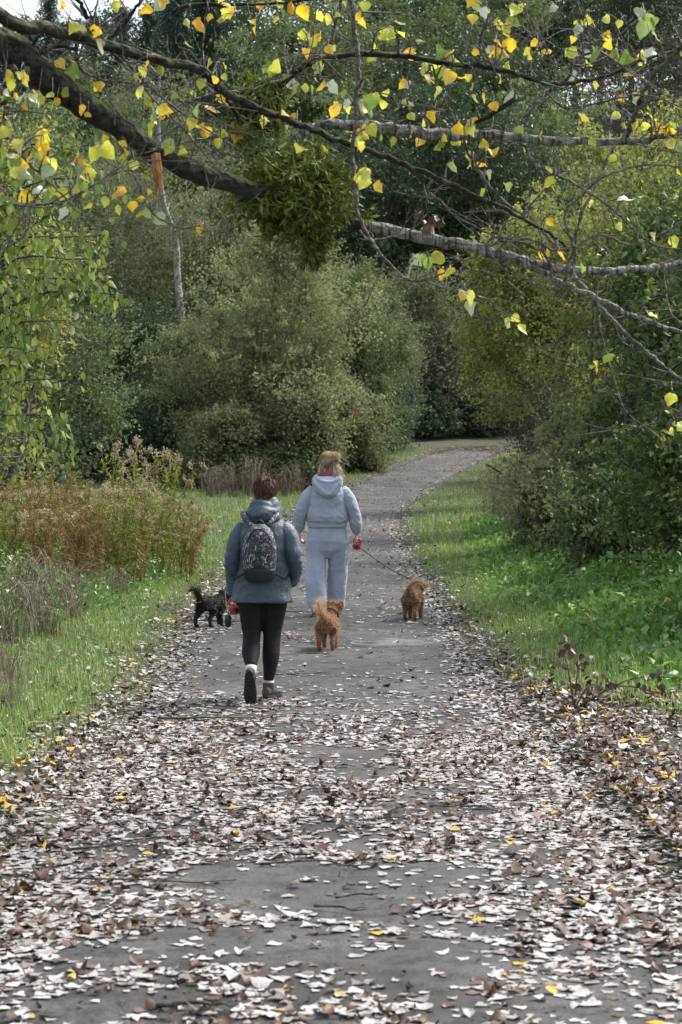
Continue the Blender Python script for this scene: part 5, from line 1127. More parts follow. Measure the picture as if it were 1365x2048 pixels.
def add_head(mb, c, s=1.0):
    c = np.asarray(c, float)
    mb.ell(c + [0, -.005, .02 * s], np.array([.074, .094, .098]) * s, n=20, m=14); mb.ell(c + [0, .03 * s, -.045 * s], np.array([.058, .062, .07]) * s, n=16, m=12)
    mb.ell(c + [0, .055 * s, -.088 * s], np.array([.028, .024, .022]) * s)
    mb.tube([c + [0, .085 * s, .02 * s], c + [0, .105 * s, -.025 * s], c + [0, .088 * s, -.035 * s]], np.array([.009, .014, .012]) * s, 8)
    mb.tube([c + [-.022 * s, .079 * s, -.062 * s], c + [0, .088 * s, -.06 * s], c + [.022 * s, .079 * s, -.062 * s]], np.array([.006, .009, .006]) * s, 8)
    for q in (-1, 1):
        mb.ell(c + [q * .076 * s, -.005 * s, -.012 * s], np.array([.009, .020, .032]) * s)
        mb.ell(c + [q * .032 * s, .078 * s, .026 * s], np.array([.020, .012, .008]) * s)
def face_bits(root, c, s=1.0):
    eye = plain('eye_white', (0.75, 0.72, 0.70), .2); lip = plain('lip', (0.42, 0.14, 0.12), .4)
    for q in (-1, 1):
        e = MB(); e.ell(np.asarray(c) + [q * .031 * s, .080 * s, .006 * s], np.array([.013, .009, .009]) * s); eo = e.build('eye', eye, root)
        p = MB(); p.ell(np.asarray(c) + [q * .031 * s, .0875 * s, .006 * s], np.array([.0055, .003, .0055]) * s); p.build('iris', plain('iris', (0.05, 0.04, 0.03), .2), eo)
    l_ = MB(); l_.tube([np.asarray(c) + [-.024 * s, .083 * s, -.061 * s], np.asarray(c) + [0, .0955 * s, -.0605 * s], np.asarray(c) + [.024 * s, .083 * s, -.061 * s]], np.array([.003, .006, .003]) * s, 8); l_.build('mouth', lip, root)

# ---- walker in the teal jacket (front)
YA = 14.5
A0 = np.array([px(527, YA), YA, float(surf_z(np.array([px(527, YA)]), np.array([YA]))[0])])
wa = empty('person', A0); tag(wa, 'walker with short auburn hair, teal hooded jacket and black leggings, one heel lifted', 'person')
Lh, Lk, La = np.array([-.085, .03, .86]), np.array([-.085, .01, .46]), np.array([-.078, -.26, .235])
Rh, Rk, Ra = np.array([.085, .03, .86]), np.array([.062, .06, .47]), np.array([.038, .01, .10])
HA = np.array([.012, .03, 1.515])
bo = MB(); add_head(bo, HA, .95)
bo.tube([(0, 0, 1.30), (.005, .01, 1.38), (.01, .02, 1.46)], [.06, .052, .052], 14)
bo.loft([(0, .02, .76, .13, .09), (0, .02, .86, .16, .105), (0, .02, 1.0, .13, .09), (0, .01, 1.15, .145, .095), (0, .0, 1.25, .13, .08), (0, 0, 1.30, .08, .06)])
armL = spline([(-.13, 0, 1.25), (-.215, -.02, 1.02), (-.215, .05, .77)], 9); armR = spline([(.13, 0, 1.25), (.225, -.05, 1.03), (.215, .14, .87)], 9)
bo.tube(armL, np.linspace(.036, .026, 9), 10); bo.tube(armR, np.linspace(.036, .026, 9), 10)
add_hand(bo, armL[-1], (.02, .25, -1), (.9, .3, 0), .95, .75, thumb_side=-1); add_hand(bo, armR[-1], (-.1, .8, -.4), (-.8, 0, -.4), .95, .6, thumb_side=1)
bo.tube(spline([Lh, Lk, La, La + [0, -.02, -.06]], 9), np.linspace(.066, .026, 9), 10); bo.tube(spline([Rh, Rk, Ra, Ra + [0, 0, -.05]], 9), np.linspace(.066, .026, 9), 10)
link('body', fuse(bo, .0078, 3, name='body'), skin, wa); face_bits(wa, HA, .95)
le = MB()
le.loft([(0, .02, .70, .165, .115), (0, .015, .80, .168, .125), (0, .015, .90, .155, .11), (0, .02, .98, .13, .095)])
le.tube(spline([Lh + [0, -.005, 0], (-.088, .02, .66), Lk, (-.084, -.14, .345), La + [0, .01, .02]], 14), [.098, .104, .102, .096, .088, .078, .070, .066, .066, .068, .065, .056, .046, .040], 14)
le.tube(spline([Rh + [0, -.005, 0], (.078, .05, .66), Rk, (.052, .02, .28), Ra + [0, 0, .03]], 14), [.098, .104, .102, .096, .088, .078, .070, .066, .066, .066, .060, .052, .044, .039], 14)
legm = noise_mat('black_leggings', [(0.3, (0.006, 0.006, 0.007)), (0.7, (0.012, 0.012, 0.013))], scale=6, rough=.75, spec=.2, bump=.1, bscale=200, dist=.001)
link('leggings', fuse(le, .009, 5, .003, 26, 'leggings', 1, np.array([.5, .5, 1.6])), legm, wa)
# jacket
ja = MB()
ja.loft([(-.012, .01, .705, .228, .165), (-.01, .01, .74, .226, .162), (-.006, .01, .84, .208, .152), (0, .0, .96, .190, .142), (0, -.005, 1.08, .184, .138), (0, -.01, 1.20, .188, .132), (0, -.005, 1.265, .172, .115), (0, 0, 1.315, .128, .092), (0, .005, 1.375, .085, .08)], p=2.2)
sl1 = MB(); sl2 = MB()
sl1.tube(spline([(-.128, -.005, 1.262), (-.190, -.02, 1.16), (-.218, -.03, 1.02), (-.222, .005, .88), (-.218, .045, .765)], 14), [.060, .068, .068, .065, .062, .060, .060, .060, .058, .056, .053, .051, .049, .047], 16)
sl2.tube(spline([(.130, -.005, 1.262), (.198, -.03, 1.16), (.232, -.055, 1.03), (.232, .02, .94), (.210, .165, .845)], 14), [.060, .068, .068, .066, .064, .063, .064, .063, .060, .058, .055, .053, .050, .048], 16)
jm, n, l, b = new_mat('teal_jacket')
tc = n.new('ShaderNodeTexCoord'); t1 = n.new('ShaderNodeTexNoise'); t1.inputs['Scale'].default_value = 5; t1.inputs['Detail'].default_value = 6; l.new(tc.outputs['Object'], t1.inputs['Vector'])
r = ramp(n, [(0.3, (0.027, 0.048, 0.069)), (0.7, (0.046, 0.073, 0.102))]); l.new(t1.outputs[0], r.inputs[0]); l.new(r.outputs[0], b.inputs['Base Color']); b.inputs['Roughness'].default_value = .55; b.inputs['Sheen Weight'].default_value = .15
t2 = n.new('ShaderNodeTexNoise'); t2.inputs['Scale'].default_value = 14; t2.inputs['Detail'].default_value = 5; t2.inputs['Distortion'].default_value = 1.2; l.new(tc.outputs['Object'], t2.inputs['Vector'])
bp = n.new('ShaderNodeBump'); bp.inputs['Strength'].default_value = .55; bp.inputs['Distance'].default_value = .02; l.new(t2.outputs[0], bp.inputs['Height']); l.new(bp.outputs[0], b.inputs['Normal'])
jo = link('jacket', fuse(ja, .009, 3, .014, 15, 'jacket', 3, np.array([1.0, 1.0, .8]), [(1.0, .10, .7)]), jm, wa)
for q in (sl1, sl2): link('sleeve', fuse(q, .008, 3, .013, 18, 'sleeve', 4, np.array([.8, .8, 1.2]), [(1.02, .08, 1.4), (.86, .06, 1.0)]), jm, jo)
hm = MB()
for k, (z_, r_, yy, tr_) in enumerate([(1.32, .098, -.018, .038), (1.36, .094, -.016, .036), (1.40, .086, -.006, .032), (1.435, .078, .006, .022)]):
    a = np.linspace(0, 2 * np.pi, 25); hm.tube(np.stack([.002 * k + r_ * np.cos(a), yy + r_ * .85 * np.sin(a), z_ + .014 * np.sin(a + .8) + .012 * np.sin(3 * a + k)], -1), tr_, 10)
hm.ell((-.015, -.10, 1.35), (.098, .045, .06)); hm.ell((-.02, -.085, 1.41), (.075, .035, .04)); hm.tube(spline([(-.11, -.06, 1.31), (-.03, -.14, 1.34), (.09, -.09, 1.37)], 10), .02, 8); hm.tube(spline([(-.09, -.08, 1.42), (0, -.12, 1.38), (.1, -.06, 1.33)], 10), .016, 8)
link('hood', fuse(hm, .009, 4, .006, 28, 'hood', 5), jm, wa)
# hair
hb_ = MB(); hb_.ell(HA + [0, -.010, .020], (.079, .098, .094), n=20, m=14); hb_.ell(HA + [0, -.044, -.035], (.066, .052, .062), n=16, m=12); hcap = fuse(hb_, .008, 3, .0015, 45, 'hair', 6)
hairm = hair_mat('auburn_hair', [(0, (0.028, 0.012, 0.008)), (.5, (0.075, 0.03, 0.016)), (1, (0.17, 0.07, 0.035))])
ho = link('hair', hcap, hairm, wa); gh = np.random.default_rng(3)
P, Nn = surf_sample(hcap, 5200, gh); okh = (P[:, 1] < HA[1] + .055) | (P[:, 2] > HA[2] + .06); P, Nn = P[okh], Nn[okh]
crown = HA + [0, -.02, .125]; D = P - crown; D = D - Nn * (D * Nn).sum(1, keepdims=True); D = norm(norm(D) + Nn * .16 + gh.normal(size=P.shape) * .13)
hair_obj('hair_strands', P, D, .03 + .025 * gh.random(len(P)), .0022, gh, np.array([0, 0, -.5]), hairm, ho)
# shoes and socks
shm = noise_mat('grey_hiking_shoe', [(0.3, (0.028, 0.027, 0.026)), (0.7, (0.075, 0.072, 0.07))], scale=30, rough=.7, bump=.3, bscale=150); som = noise_mat('rubber_sole', [(0.3, (0.012, 0.012, 0.012)), (0.7, (0.03, 0.03, 0.03))], rough=.7, bump=.2); skm = plain('white_sock', (0.55, 0.57, 0.60), .9, bump=.3)
def shoe(parent, ankle, fwd, upv, soles=True):
    f = norm(np.asarray(fwd, float)); u = norm(np.asarray(upv, float) - f * np.dot(upv, f)); s = np.cross(f, u); Rm = np.stack([s, f, u], 1); T = lambda p: ankle + Rm @ np.asarray(p, float)
    e = empty('shoe', (0, 0, 0)); e.parent = parent
    mb = MB()
    pts = [(-0, -.062, -.055), (0, -.05, -.045), (0, 0, -.045), (0, .06, -.055), (0, .13, -.062), (0, .175, -.066)]
    for a_, r_ in zip(pts, [(.028, .02, .03), (.034, .03, .04), (.038, .05, .045), (.042, .06, .036), (.044, .05, .028), (.036, .04, .022)]): mb.ell(T(a_), r_, Rm)
    mb.tube([T((0, 0, -.05)), T((0, -.01, .0)), T((0, -.012, .025))], [.045, .042, .043], 14); up_ = link('upper', fuse(mb, .006, 4, .0015, 60, 'upper', 2), shm, e)
    so = MB(); k_ = 24; a = np.linspace(0, 2 * np.pi, k_, endpoint=False); V = []
    prof = lambda t_: (.042 + .008 * np.sin(t_ * 1.0)) 
    for zz, sc in ((-.100, .94), (-.096, 1.0), (-.074, 1.0), (-.070, .96)):
        yy = .058 + .135 * np.sin(a); xx = (.040 + .010 * np.clip((yy - .02) / .1, 0, 1)) * np.sign(np.cos(a)) * np.abs(np.cos(a)) ** .7
        V.append(np.stack([xx * sc, (yy - .058) * sc + .058, np.full(k_, zz) + .012 * np.clip((yy - .13) / .06, 0, 1) ** 2], -1))
    V = np.concatenate(V) @ Rm.T + ankle; i_ = np.arange(3)[:, None] * k_; j_ = np.arange(k_)[None]; jn = (j_ + 1) % k_
    so.add(V, [np.stack([i_ + j_, i_ + jn, i_ + k_ + jn, i_ + k_ + j_], -1).reshape(-1, 4)]); c0 = len(V)
    so.add(np.concatenate([V[:k_], [V[:k_].mean(0)]]), [np.stack([np.full(k_, k_), (np.arange(k_) + 1) % k_, np.arange(k_)], -1)])
    so.build('sole', som, e)
    tb = MB()
    for q in np.linspace(-.055, .17, 9):
        for w_ in (-.022, .0, .022):
            cen = T((w_, q, -.102)); tb.ell(cen, (.009, .009, .005), Rm, 6, 4)
    tb.build('tread', som, e)
    lc = MB()
    for q in range(4): lc.tube([T((-.028, .03 + .022 * q, -.012 - .008 * q)), T((0, .034 + .022 * q, .0 - .009 * q)), T((.028, .03 + .022 * q, -.012 - .008 * q))], .0028, 5)
    lc.build('lace', plain('dark_lace', (.05, .05, .05), .8), e)
shoe(wa, La + np.array([0, -.01, -.045]), (0.03, .22, -.97), (.05, .97, .22)); shoe(wa, Ra + np.array([0.002, 0, 0.0]), (.38, 1, .0), (0, 0, 1))
for a_, d_ in ((La, np.array([0, .25, .5])), (Ra, np.array([0, 0, 1.0]))):
    sk = MB(); d_ = norm(d_); sk.tube([a_ - d_ * .04, a_ + d_ * .0, a_ + d_ * .028], [.040, .0395, .0405], 14); sk.build('sock', skm, wa)
# backpack (carried, so a thing of its own)
bk = empty('backpack', A0 + [-.02, -.20, .86]); tag(bk, 'dark rounded backpack with a floral print worn over the teal jacket', 'backpack')
pm, n, l, b = new_mat('floral_print')
tc = n.new('ShaderNodeTexCoord'); base = (0.010, 0.012, 0.02, 1)
def blot(scale, thr, col, prev, dist=1.5, seed=0.0, aniso=(1, 1, 1)):
    mp = n.new('ShaderNodeMapping'); mp.inputs['Location'].default_value = (seed, seed * .7, seed * .3); mp.inputs['Scale'].default_value = aniso; l.new(tc.outputs['Object'], mp.inputs[0])
    t = n.new('ShaderNodeTexNoise'); t.inputs['Scale'].default_value = scale; t.inputs['Detail'].default_value = 2.5; t.inputs['Distortion'].default_value = dist; l.new(mp.outputs[0], t.inputs['Vector'])
    rp = ramp(n, [(thr, (0, 0, 0)), (thr + .03, (1, 1, 1))]); l.new(t.outputs[0], rp.inputs[0])
    mx = n.new('ShaderNodeMix'); mx.data_type = 'RGBA'; l.new(rp.outputs[0], mx.inputs[0])
    if prev is None: mx.inputs[6].default_value = base
    else: l.new(prev, mx.inputs[6])
    mx.inputs[7].default_value = (*col, 1); return mx.outputs[2]
c = blot(10, .55, (0.035, 0.06, 0.10), None, 1.5, 1.0); c = blot(14, .61, (0.07, 0.03, 0.035), c, 2.0, 5.0); c = blot(17, .59, (0.11, 0.15, 0.17), c, 3.0, 9.0); c = blot(19, .60, (0.42, 0.40, 0.36), c, 3.5, 13.0, (1, 1, .5)); c = blot(26, .65, (0.20, 0.10, 0.06), c, 2.0, 17.0)
l.new(c, b.inputs['Base Color']); b.inputs['Roughness'].default_value = .6
blk = noise_mat('black_webbing', [(0.3, (0.008, 0.010, 0.012)), (0.7, (0.02, 0.024, 0.028))], rough=.6, bump=.2, bscale=150)
pk = MB(); pk.loft([(0, .02, .06, .10, .055), (0, .01, .10, .118, .072), (0, .005, .18, .126, .080), (0, .005, .26, .122, .076), (0, .01, .33, .104, .064), (0, .02, .385, .075, .048), (0, .03, .415, .035, .026)], p=2.6)
link('pack_body', fuse(pk, .008, 5, .003, 25, 'pack_body', 8), pm, bk)
pk2 = MB(); pk2.loft([(0, .015, -.005, .075, .045), (0, .01, .015, .100, .066), (0, .006, .05, .116, .076), (0, .006, .085, .121, .080), (0, .01, .10, .115, .07)], p=2.6); link('base_panel', fuse(pk2, .008, 4, .002, 25, 'base_panel', 9), blk, bk)
zp_ = MB(); a = np.linspace(.12, math.pi - .12, 24); zp_.tube(np.stack([.105 * np.cos(a), -.050 - .012 * np.sin(a) ** 2 + .012 * np.cos(a) ** 2, .16 + .22 * np.sin(a)], -1), .0045, 6); zp_.build('zip', blk, bk)
zp_ = MB(); zp_.tube(spline([(-.10, -.055, .20), (0, -.079, .215), (.10, -.055, .20)], 10), .004, 6); zp_.build('pocket_zip', blk, bk)
lp = MB(); a = np.linspace(0, math.pi, 10); lp.tube(np.stack([.03 * np.cos(a), .03 + 0 * a, .40 + .04 * np.sin(a)], -1), .008, 6); lp.build('carry_loop', blk, bk)
for q in (-1, 1):
    sp_ = MB(); p = spline([(q * .035, .035, .39), (q * .085, .055, .43), (q * .115, .10, .475), (q * .118, .20, .50), (q * .11, .30, .44), (q * .12, .33, .32)], 16)
    for k in range(15):
        pass
    tv, tgs = tube(p, .024, 8); cen = np.repeat(p, 8, axis=0); tv[:128, 2] = cen[:, 2] + (tv[:128, 2] - cen[:, 2]) * .45; tv[:128, 1] = cen[:, 1] + (tv[:128, 1] - cen[:, 1]) * .6; sp_.add(tv, tgs); sp_.build('strap', pm, bk)
    sp_ = MB(); sp_.tube(spline([(q * .11, .02, .06), (q * .19, .08, .02), (q * .205, .2, .08), (q * .17, .32, .22)], 10), .008, 5); sp_.build('lower_strap', blk, bk)

# ---- fair haired walker in the grey blue tracksuit
YB = 21.0
B0 = np.array([px(655, YB), YB, float(surf_z(np.array([px(655, YB)]), np.array([YB]))[0])])
wb = empty('person', B0); tag(wb, 'walker with a messy blonde bun, pale blue hoodie and matching baggy joggers', 'person')
HB = np.array([.0, .04, 1.575]); bo = MB(); add_head(bo, HB, 1.0)
bo.tube([(0, 0, 1.36), (0, .015, 1.44), (0, .03, 1.52)], [.058, .05, .05], 14)
bo.loft([(0, .02, .82, .15, .10), (0, .02, .92, .165, .11), (0, .02, 1.05, .13, .09), (0, .01, 1.2, .15, .095), (0, 0, 1.31, .13, .08), (0, 0, 1.36, .08, .06)])
aL = spline([(-.135, 0, 1.31), (-.27, -.02, 1.09), (-.29, .10, .87)], 9); aR = spline([(.135, 0, 1.31), (.275, -.02, 1.09), (.305, .06, .845)], 9)
bo.tube(aL, np.linspace(.036, .026, 9), 10); bo.tube(aR, np.linspace(.036, .026, 9), 10)
add_hand(bo, aL[-1], (0, .5, -.9), (.9, .2, 0), .95, .6, thumb_side=-1); add_hand(bo, aR[-1], (.02, .25, -1), (-.9, .3, 0), .95, .8, thumb_side=1)
bLa, bRa = np.array([-.112, -.145, .13]), np.array([.09, .10, .095])
bo.tube(spline([(-.085, .02, .9), (-.10, .03, .5), bLa, bLa + [0, 0, -.05]], 9), np.linspace(.075, .034, 9), 10); bo.tube(spline([(.085, .02, .9), (.10, .06, .5), bRa, bRa + [0, 0, -.05]], 9), np.linspace(.075, .034, 9), 10)
link('body', fuse(bo, .0078, 3, name='body'), skin, wb); face_bits(wb, HB, 1.0)
fleece, n, l, b = new_mat('pale_blue_fleece')
tc = n.new('ShaderNodeTexCoord'); t1 = n.new('ShaderNodeTexNoise'); t1.inputs['Scale'].default_value = 7; t1.inputs['Detail'].default_value = 6; l.new(tc.outputs['Object'], t1.inputs['Vector'])
r = ramp(n, [(0.3, (0.29, 0.325, 0.415)), (0.7, (0.37, 0.405, 0.50))]); l.new(t1.outputs[0], r.inputs[0]); l.new(r.outputs[0], b.inputs['Base Color']); b.inputs['Roughness'].default_value = .95; b.inputs['Specular IOR Level'].default_value = .15; b.inputs['Sheen Weight'].default_value = .25
t2 = n.new('ShaderNodeTexNoise'); t2.inputs['Scale'].default_value = 11; t2.inputs['Detail'].default_value = 4; t2.inputs['Distortion'].default_value = 1.0; l.new(tc.outputs['Object'], t2.inputs['Vector'])
bp = n.new('ShaderNodeBump'); bp.inputs['Strength'].default_value = .5; bp.inputs['Distance'].default_value = .025; l.new(t2.outputs[0], bp.inputs['Height']); l.new(bp.outputs[0], b.inputs['Normal'])
tr_ = MB()
tr_.loft([(0, .02, .60, .12, .08), (0, .01, .68, .205, .135), (0, .01, .78, .226, .16), (0, .01, .86, .215, .15), (0, .01, .94, .195, .135)], p=2.2)
tr_.tube(spline([(-.112, .0, .78), (-.120, -.015, .58), (-.122, -.09, .36), (-.112, -.13, .16), (-.112, -.14, .075)], 14), [.126, .122, .116, .110, .107, .108, .112, .113, .108, .102, .100, .096, .086, .064], 18)
tr_.tube(spline([(.112, .01, .78), (.115, .06, .55), (.105, .09, .3), (.092, .10, .12), (.09, .10, .035)], 14), [.130, .127, .121, .115, .110, .106, .104, .103, .102, .100, .099, .094, .084, .066], 18)
link('joggers', fuse(tr_, .010, 4, .016, 11, 'joggers', 11, np.array([1.0, 1.0, .9]), [(.14, .07, .9), (.50, .05, .5)]), fleece, wb)
for c_, z_ in ((np.array([-.112, -.14]), .075), (np.array([.09, .10]), .035)):
    cf = MB(); cf.tube([(c_[0], c_[1], z_ - .03), (c_[0], c_[1], z_), (c_[0], c_[1], z_ + .03)], [.056, .062, .07], 16); cf.build('ankle_cuff', fleece, wb)
hd = MB()
hd.loft([(0, .01, .955, .205, .145), (0, .01, .985, .226, .172), (0, .0, 1.04, .226, .170), (0, -.005, 1.15, .205, .152), (0, -.01, 1.26, .196, .142), (0, -.005, 1.33, .172, .120), (0, 0, 1.385, .132, .10), (0, .01, 1.44, .085, .08)], p=2.3)
sl1 = MB(); sl2 = MB()
sl1.tube(spline([(-.135, -.005, 1.325), (-.21, -.015, 1.22), (-.272, -.02, 1.09), (-.290, .03, .98), (-.290, .095, .89)], 14), [.066, .076, .078, .078, .076, .074, .072, .072, .072, .071, .069, .065, .056, .045], 16)
sl2.tube(spline([(.135, -.005, 1.325), (.215, -.015, 1.22), (.278, -.02, 1.09), (.300, .01, .97), (.305, .055, .865)], 14), [.066, .076, .078, .078, .076, .074, .072, .072, .072, .071, .069, .065, .056, .045], 16)
ho_ = link('hoodie', fuse(hd, .009, 3, .015, 13, 'hoodie', 13, np.array([1.0, 1.0, .9]), [(1.02, .05, 1.0)]), fleece, wb)
for q in (sl1, sl2): link('sleeve', fuse(q, .008, 3, .014, 17, 'sleeve', 4, np.array([.8, .8, 1.2]), [(.95, .07, .9), (1.1, .06, .8)]), fleece, ho_)
wbnd = MB(); wbnd.loft([(0, .01, .915, .198, .142), (0, .01, .93, .204, .147), (0, .01, .965, .208, .150), (0, .01, .975, .204, .146)], p=2.3); wbnd.build('waistband', fleece, wb)
hh_ = MB()
hh_.loft([(.02, -.160, 1.225, .030, .018), (.015, -.165, 1.262, .085, .038), (0, -.14, 1.31, .135, .05), (0, -.11, 1.37, .165, .065), (0, -.07, 1.425, .165, .075), (0, -.04, 1.455, .14, .07)], p=2.0)
a = np.linspace(0, 2 * np.pi, 25); hh_.tube(np.stack([.118 * np.cos(a), -.025 + .095 * np.sin(a), 1.44 + .022 * np.sin(a)], -1), .030, 10)
hh_.tube(spline([(-.15, -.12, 1.43), (-.1, -.165, 1.35), (.015, -.190, 1.262), (.1, -.165, 1.35), (.15, -.12, 1.43)], 14), .020, 8)
hh_.tube(spline([(-.14, -.10, 1.45), (-.05, -.15, 1.40), (.06, -.15, 1.395), (.14, -.10, 1.45)], 14), .022, 8)
link('hood', fuse(hh_, .009, 3, .005, 22, 'hood', 15), fleece, wb)
sc_ = MB()
for k in range(3):
    a = np.linspace(0, 2 * np.pi, 25); sc_.tube(np.stack([-.01 + (.076 - .004 * k) * np.cos(a), .015 + (.07 - .003 * k) * np.sin(a), 1.462 + .026 * k + .010 * np.sin(a * 2 + k)], -1), .021, 8)
link('scarf', fuse(sc_, .007, 3, .004, 40, 'scarf', 16), plain('pink_scarf', (0.42, 0.075, 0.16), .9, bump=.3), wb)
blonde = hair_mat('blonde_hair', [(0, (0.22, 0.15, 0.085)), (.5, (0.50, 0.38, 0.23)), (1, (0.74, 0.63, 0.45))])
hb_ = MB(); hb_.ell(HB + [0, -.012, .025], (.084, .103, .101), n=20, m=14); hb_.ell(HB + [0, -.04, -.015], (.075, .066, .06), n=16, m=12); hcap = fuse(hb_, .009, 3, .003, 45, 'hair', 6); ho = link('hair', hcap, blonde, wb)
gh = np.random.default_rng(8); bun = HB + np.array([.082, -.050, .078])
P, Nn = surf_sample(hcap, 4200, gh); okh = (P[:, 1] < HB[1] + .06) | (P[:, 2] > HB[2] + .07); P, Nn = P[okh], Nn[okh]
D = bun - P; D = norm(norm(D - Nn * (D * Nn).sum(1, keepdims=True)) + Nn * .12 + gh.normal(size=P.shape) * .12); hair_obj('hair_strands', P, D, .05 + .04 * gh.random(len(P)), .0022, gh, norm(bun - P) * .5, blonde, ho, tint=np.clip(.42 + .38 * np.sin(np.arctan2(P[:, 2] - bun[2], P[:, 0] - bun[0]) * 9) + .25 * gh.normal(size=len(P)) + (P[:, 2] - HB[2]) * 2.2, 0, 1))
bm_ = MB(); bm_.ell(bun, (.046, .040, .042)); bcap = fuse(bm_, .007, 2, .005, 80, 'bun', 3); bu = link('bun', bcap, blonde, ho)
P, Nn = surf_sample(bcap, 700, gh); hair_obj('bun_strands', P, norm(np.cross(Nn, gh.normal(size=P.shape)) + Nn * .5), .03 + .04 * gh.random(len(P)), .0022, gh, -Nn * .6, blonde, ho)
n_ = 420; P = HB + np.stack([.045 + .055 * gh.random(n_), -.075 + .03 * gh.random(n_), -.01 + .05 * gh.random(n_)], -1); hair_obj('loose_hair', P, norm(np.array([.25, -.55, -.75]) + gh.normal(size=P.shape) * .22), .13 + .10 * gh.random(n_), .0026, gh, np.array([.1, .12, -.7]), blonde, ho, seg=6)
n_ = 200; P = HB + np.stack([-.08 + .10 * gh.random(n_), -.085 + .03 * gh.random(n_), -.03 + .05 * gh.random(n_)], -1); hair_obj('loose_hair', P, norm(np.array([-.15, -.5, -.8]) + gh.normal(size=P.shape) * .22), .06 + .06 * gh.random(n_), .0024, gh, np.array([-.05, .1, -.7]), blonde, ho, seg=5)
shm2 = shm; shm = noise_mat('pale_trainer', [(0.3, (0.42, 0.42, 0.43)), (0.7, (0.58, 0.58, 0.58))], scale=20, rough=.6, bump=.2)
som = noise_mat('pale_sole', [(0.3, (0.38, 0.37, 0.35)), (0.7, (0.5, 0.49, 0.47))], rough=.7)
shoe(wb, bLa + np.array([0, .0, 0]), (-.05, .93, -.35), (0, .35, .93)); shoe(wb, bRa + np.array([0, 0, .0075]), (.06, 1, 0), (0, 0, 1))

# ------------------------------------------------------------------ retractable leads
redp = noise_mat('red_plastic', [(0.3, (0.40, 0.018, 0.018)), (0.7, (0.50, 0.03, 0.028))], rough=.32, spec=.5, bump=0); blkp = plain('black_plastic', (.012, .012, .012), .4); whp = plain('white_print', (.7, .7, .7), .5)
def lead_handle(label, loc, rz, pitch):
    e = empty('dog_lead', loc); e.rotation_euler = (0, pitch, rz); e.scale = (.85,) * 3; tag(e, label, 'dog lead')
    mb = MB(); a = np.linspace(0, 2 * np.pi, 28, endpoint=False)
    mb.loft([(0, 0, -.108, .020, .012), (0, 0, -.098, .040, .017), (0, 0, -.07, .052, .020), (0, 0, -.045, .050, .020), (0, 0, -.025, .040, .018), (0, 0, -.015, .028, .014)], p=2.5)
    mb.tube(spline([(-.036, 0, -.035), (-.046, 0, .0), (-.032, 0, .026), (0, 0, .032), (.032, 0, .026), (.046, 0, .0), (.038, 0, -.035)], 20), .011, 10)
    link('casing', fuse(mb, .005, 3, name='casing'), redp, e)
    lb = MB(); lb.ell((0, -.021, -.065), (.022, .003, .020)); lb.build('disc', blkp, e)
    bt_ = MB(); bt_.ell((.02, 0, -.012), (.014, .010, .008)); bt_.build('brake_button', blkp, e); 
    nz = MB(); nz.tube([(.045, 0, -.08), (.066, 0, -.085)], [.010, .007], 8); nz.build('nozzle', blkp, e)
    return e
HBR = B0 + aR[-1] + np.array([.01, .02, -.075]); lead_handle('red retractable lead handle held by the fair haired walker', HBR, 0, .15)
HAL = A0 + armL[-1] + np.array([.0, .025, -.072]); lead_handle('red retractable lead handle held by the auburn haired walker', HAL, .2, -.1)
cap = empty('bag_dispenser', HAL + [-.045, -.02, -.13]); tag(cap, 'black bag dispenser dangling below the red lead handle', 'dispenser')
mb = MB(); mb.loft([(0, 0, -.05, .012, .012), (0, 0, -.045, .022, .022), (0, 0, .025, .023, .023), (0, 0, .036, .018, .018), (0, 0, .040, .008, .008)], 16); mb.build('case', blkp, cap)
mb = MB(); mb.tube(spline([(0, 0, .038), (.01, 0, .07), (.04, .015, .10)], 8), .003, 5); mb.build('loop', blkp, cap)

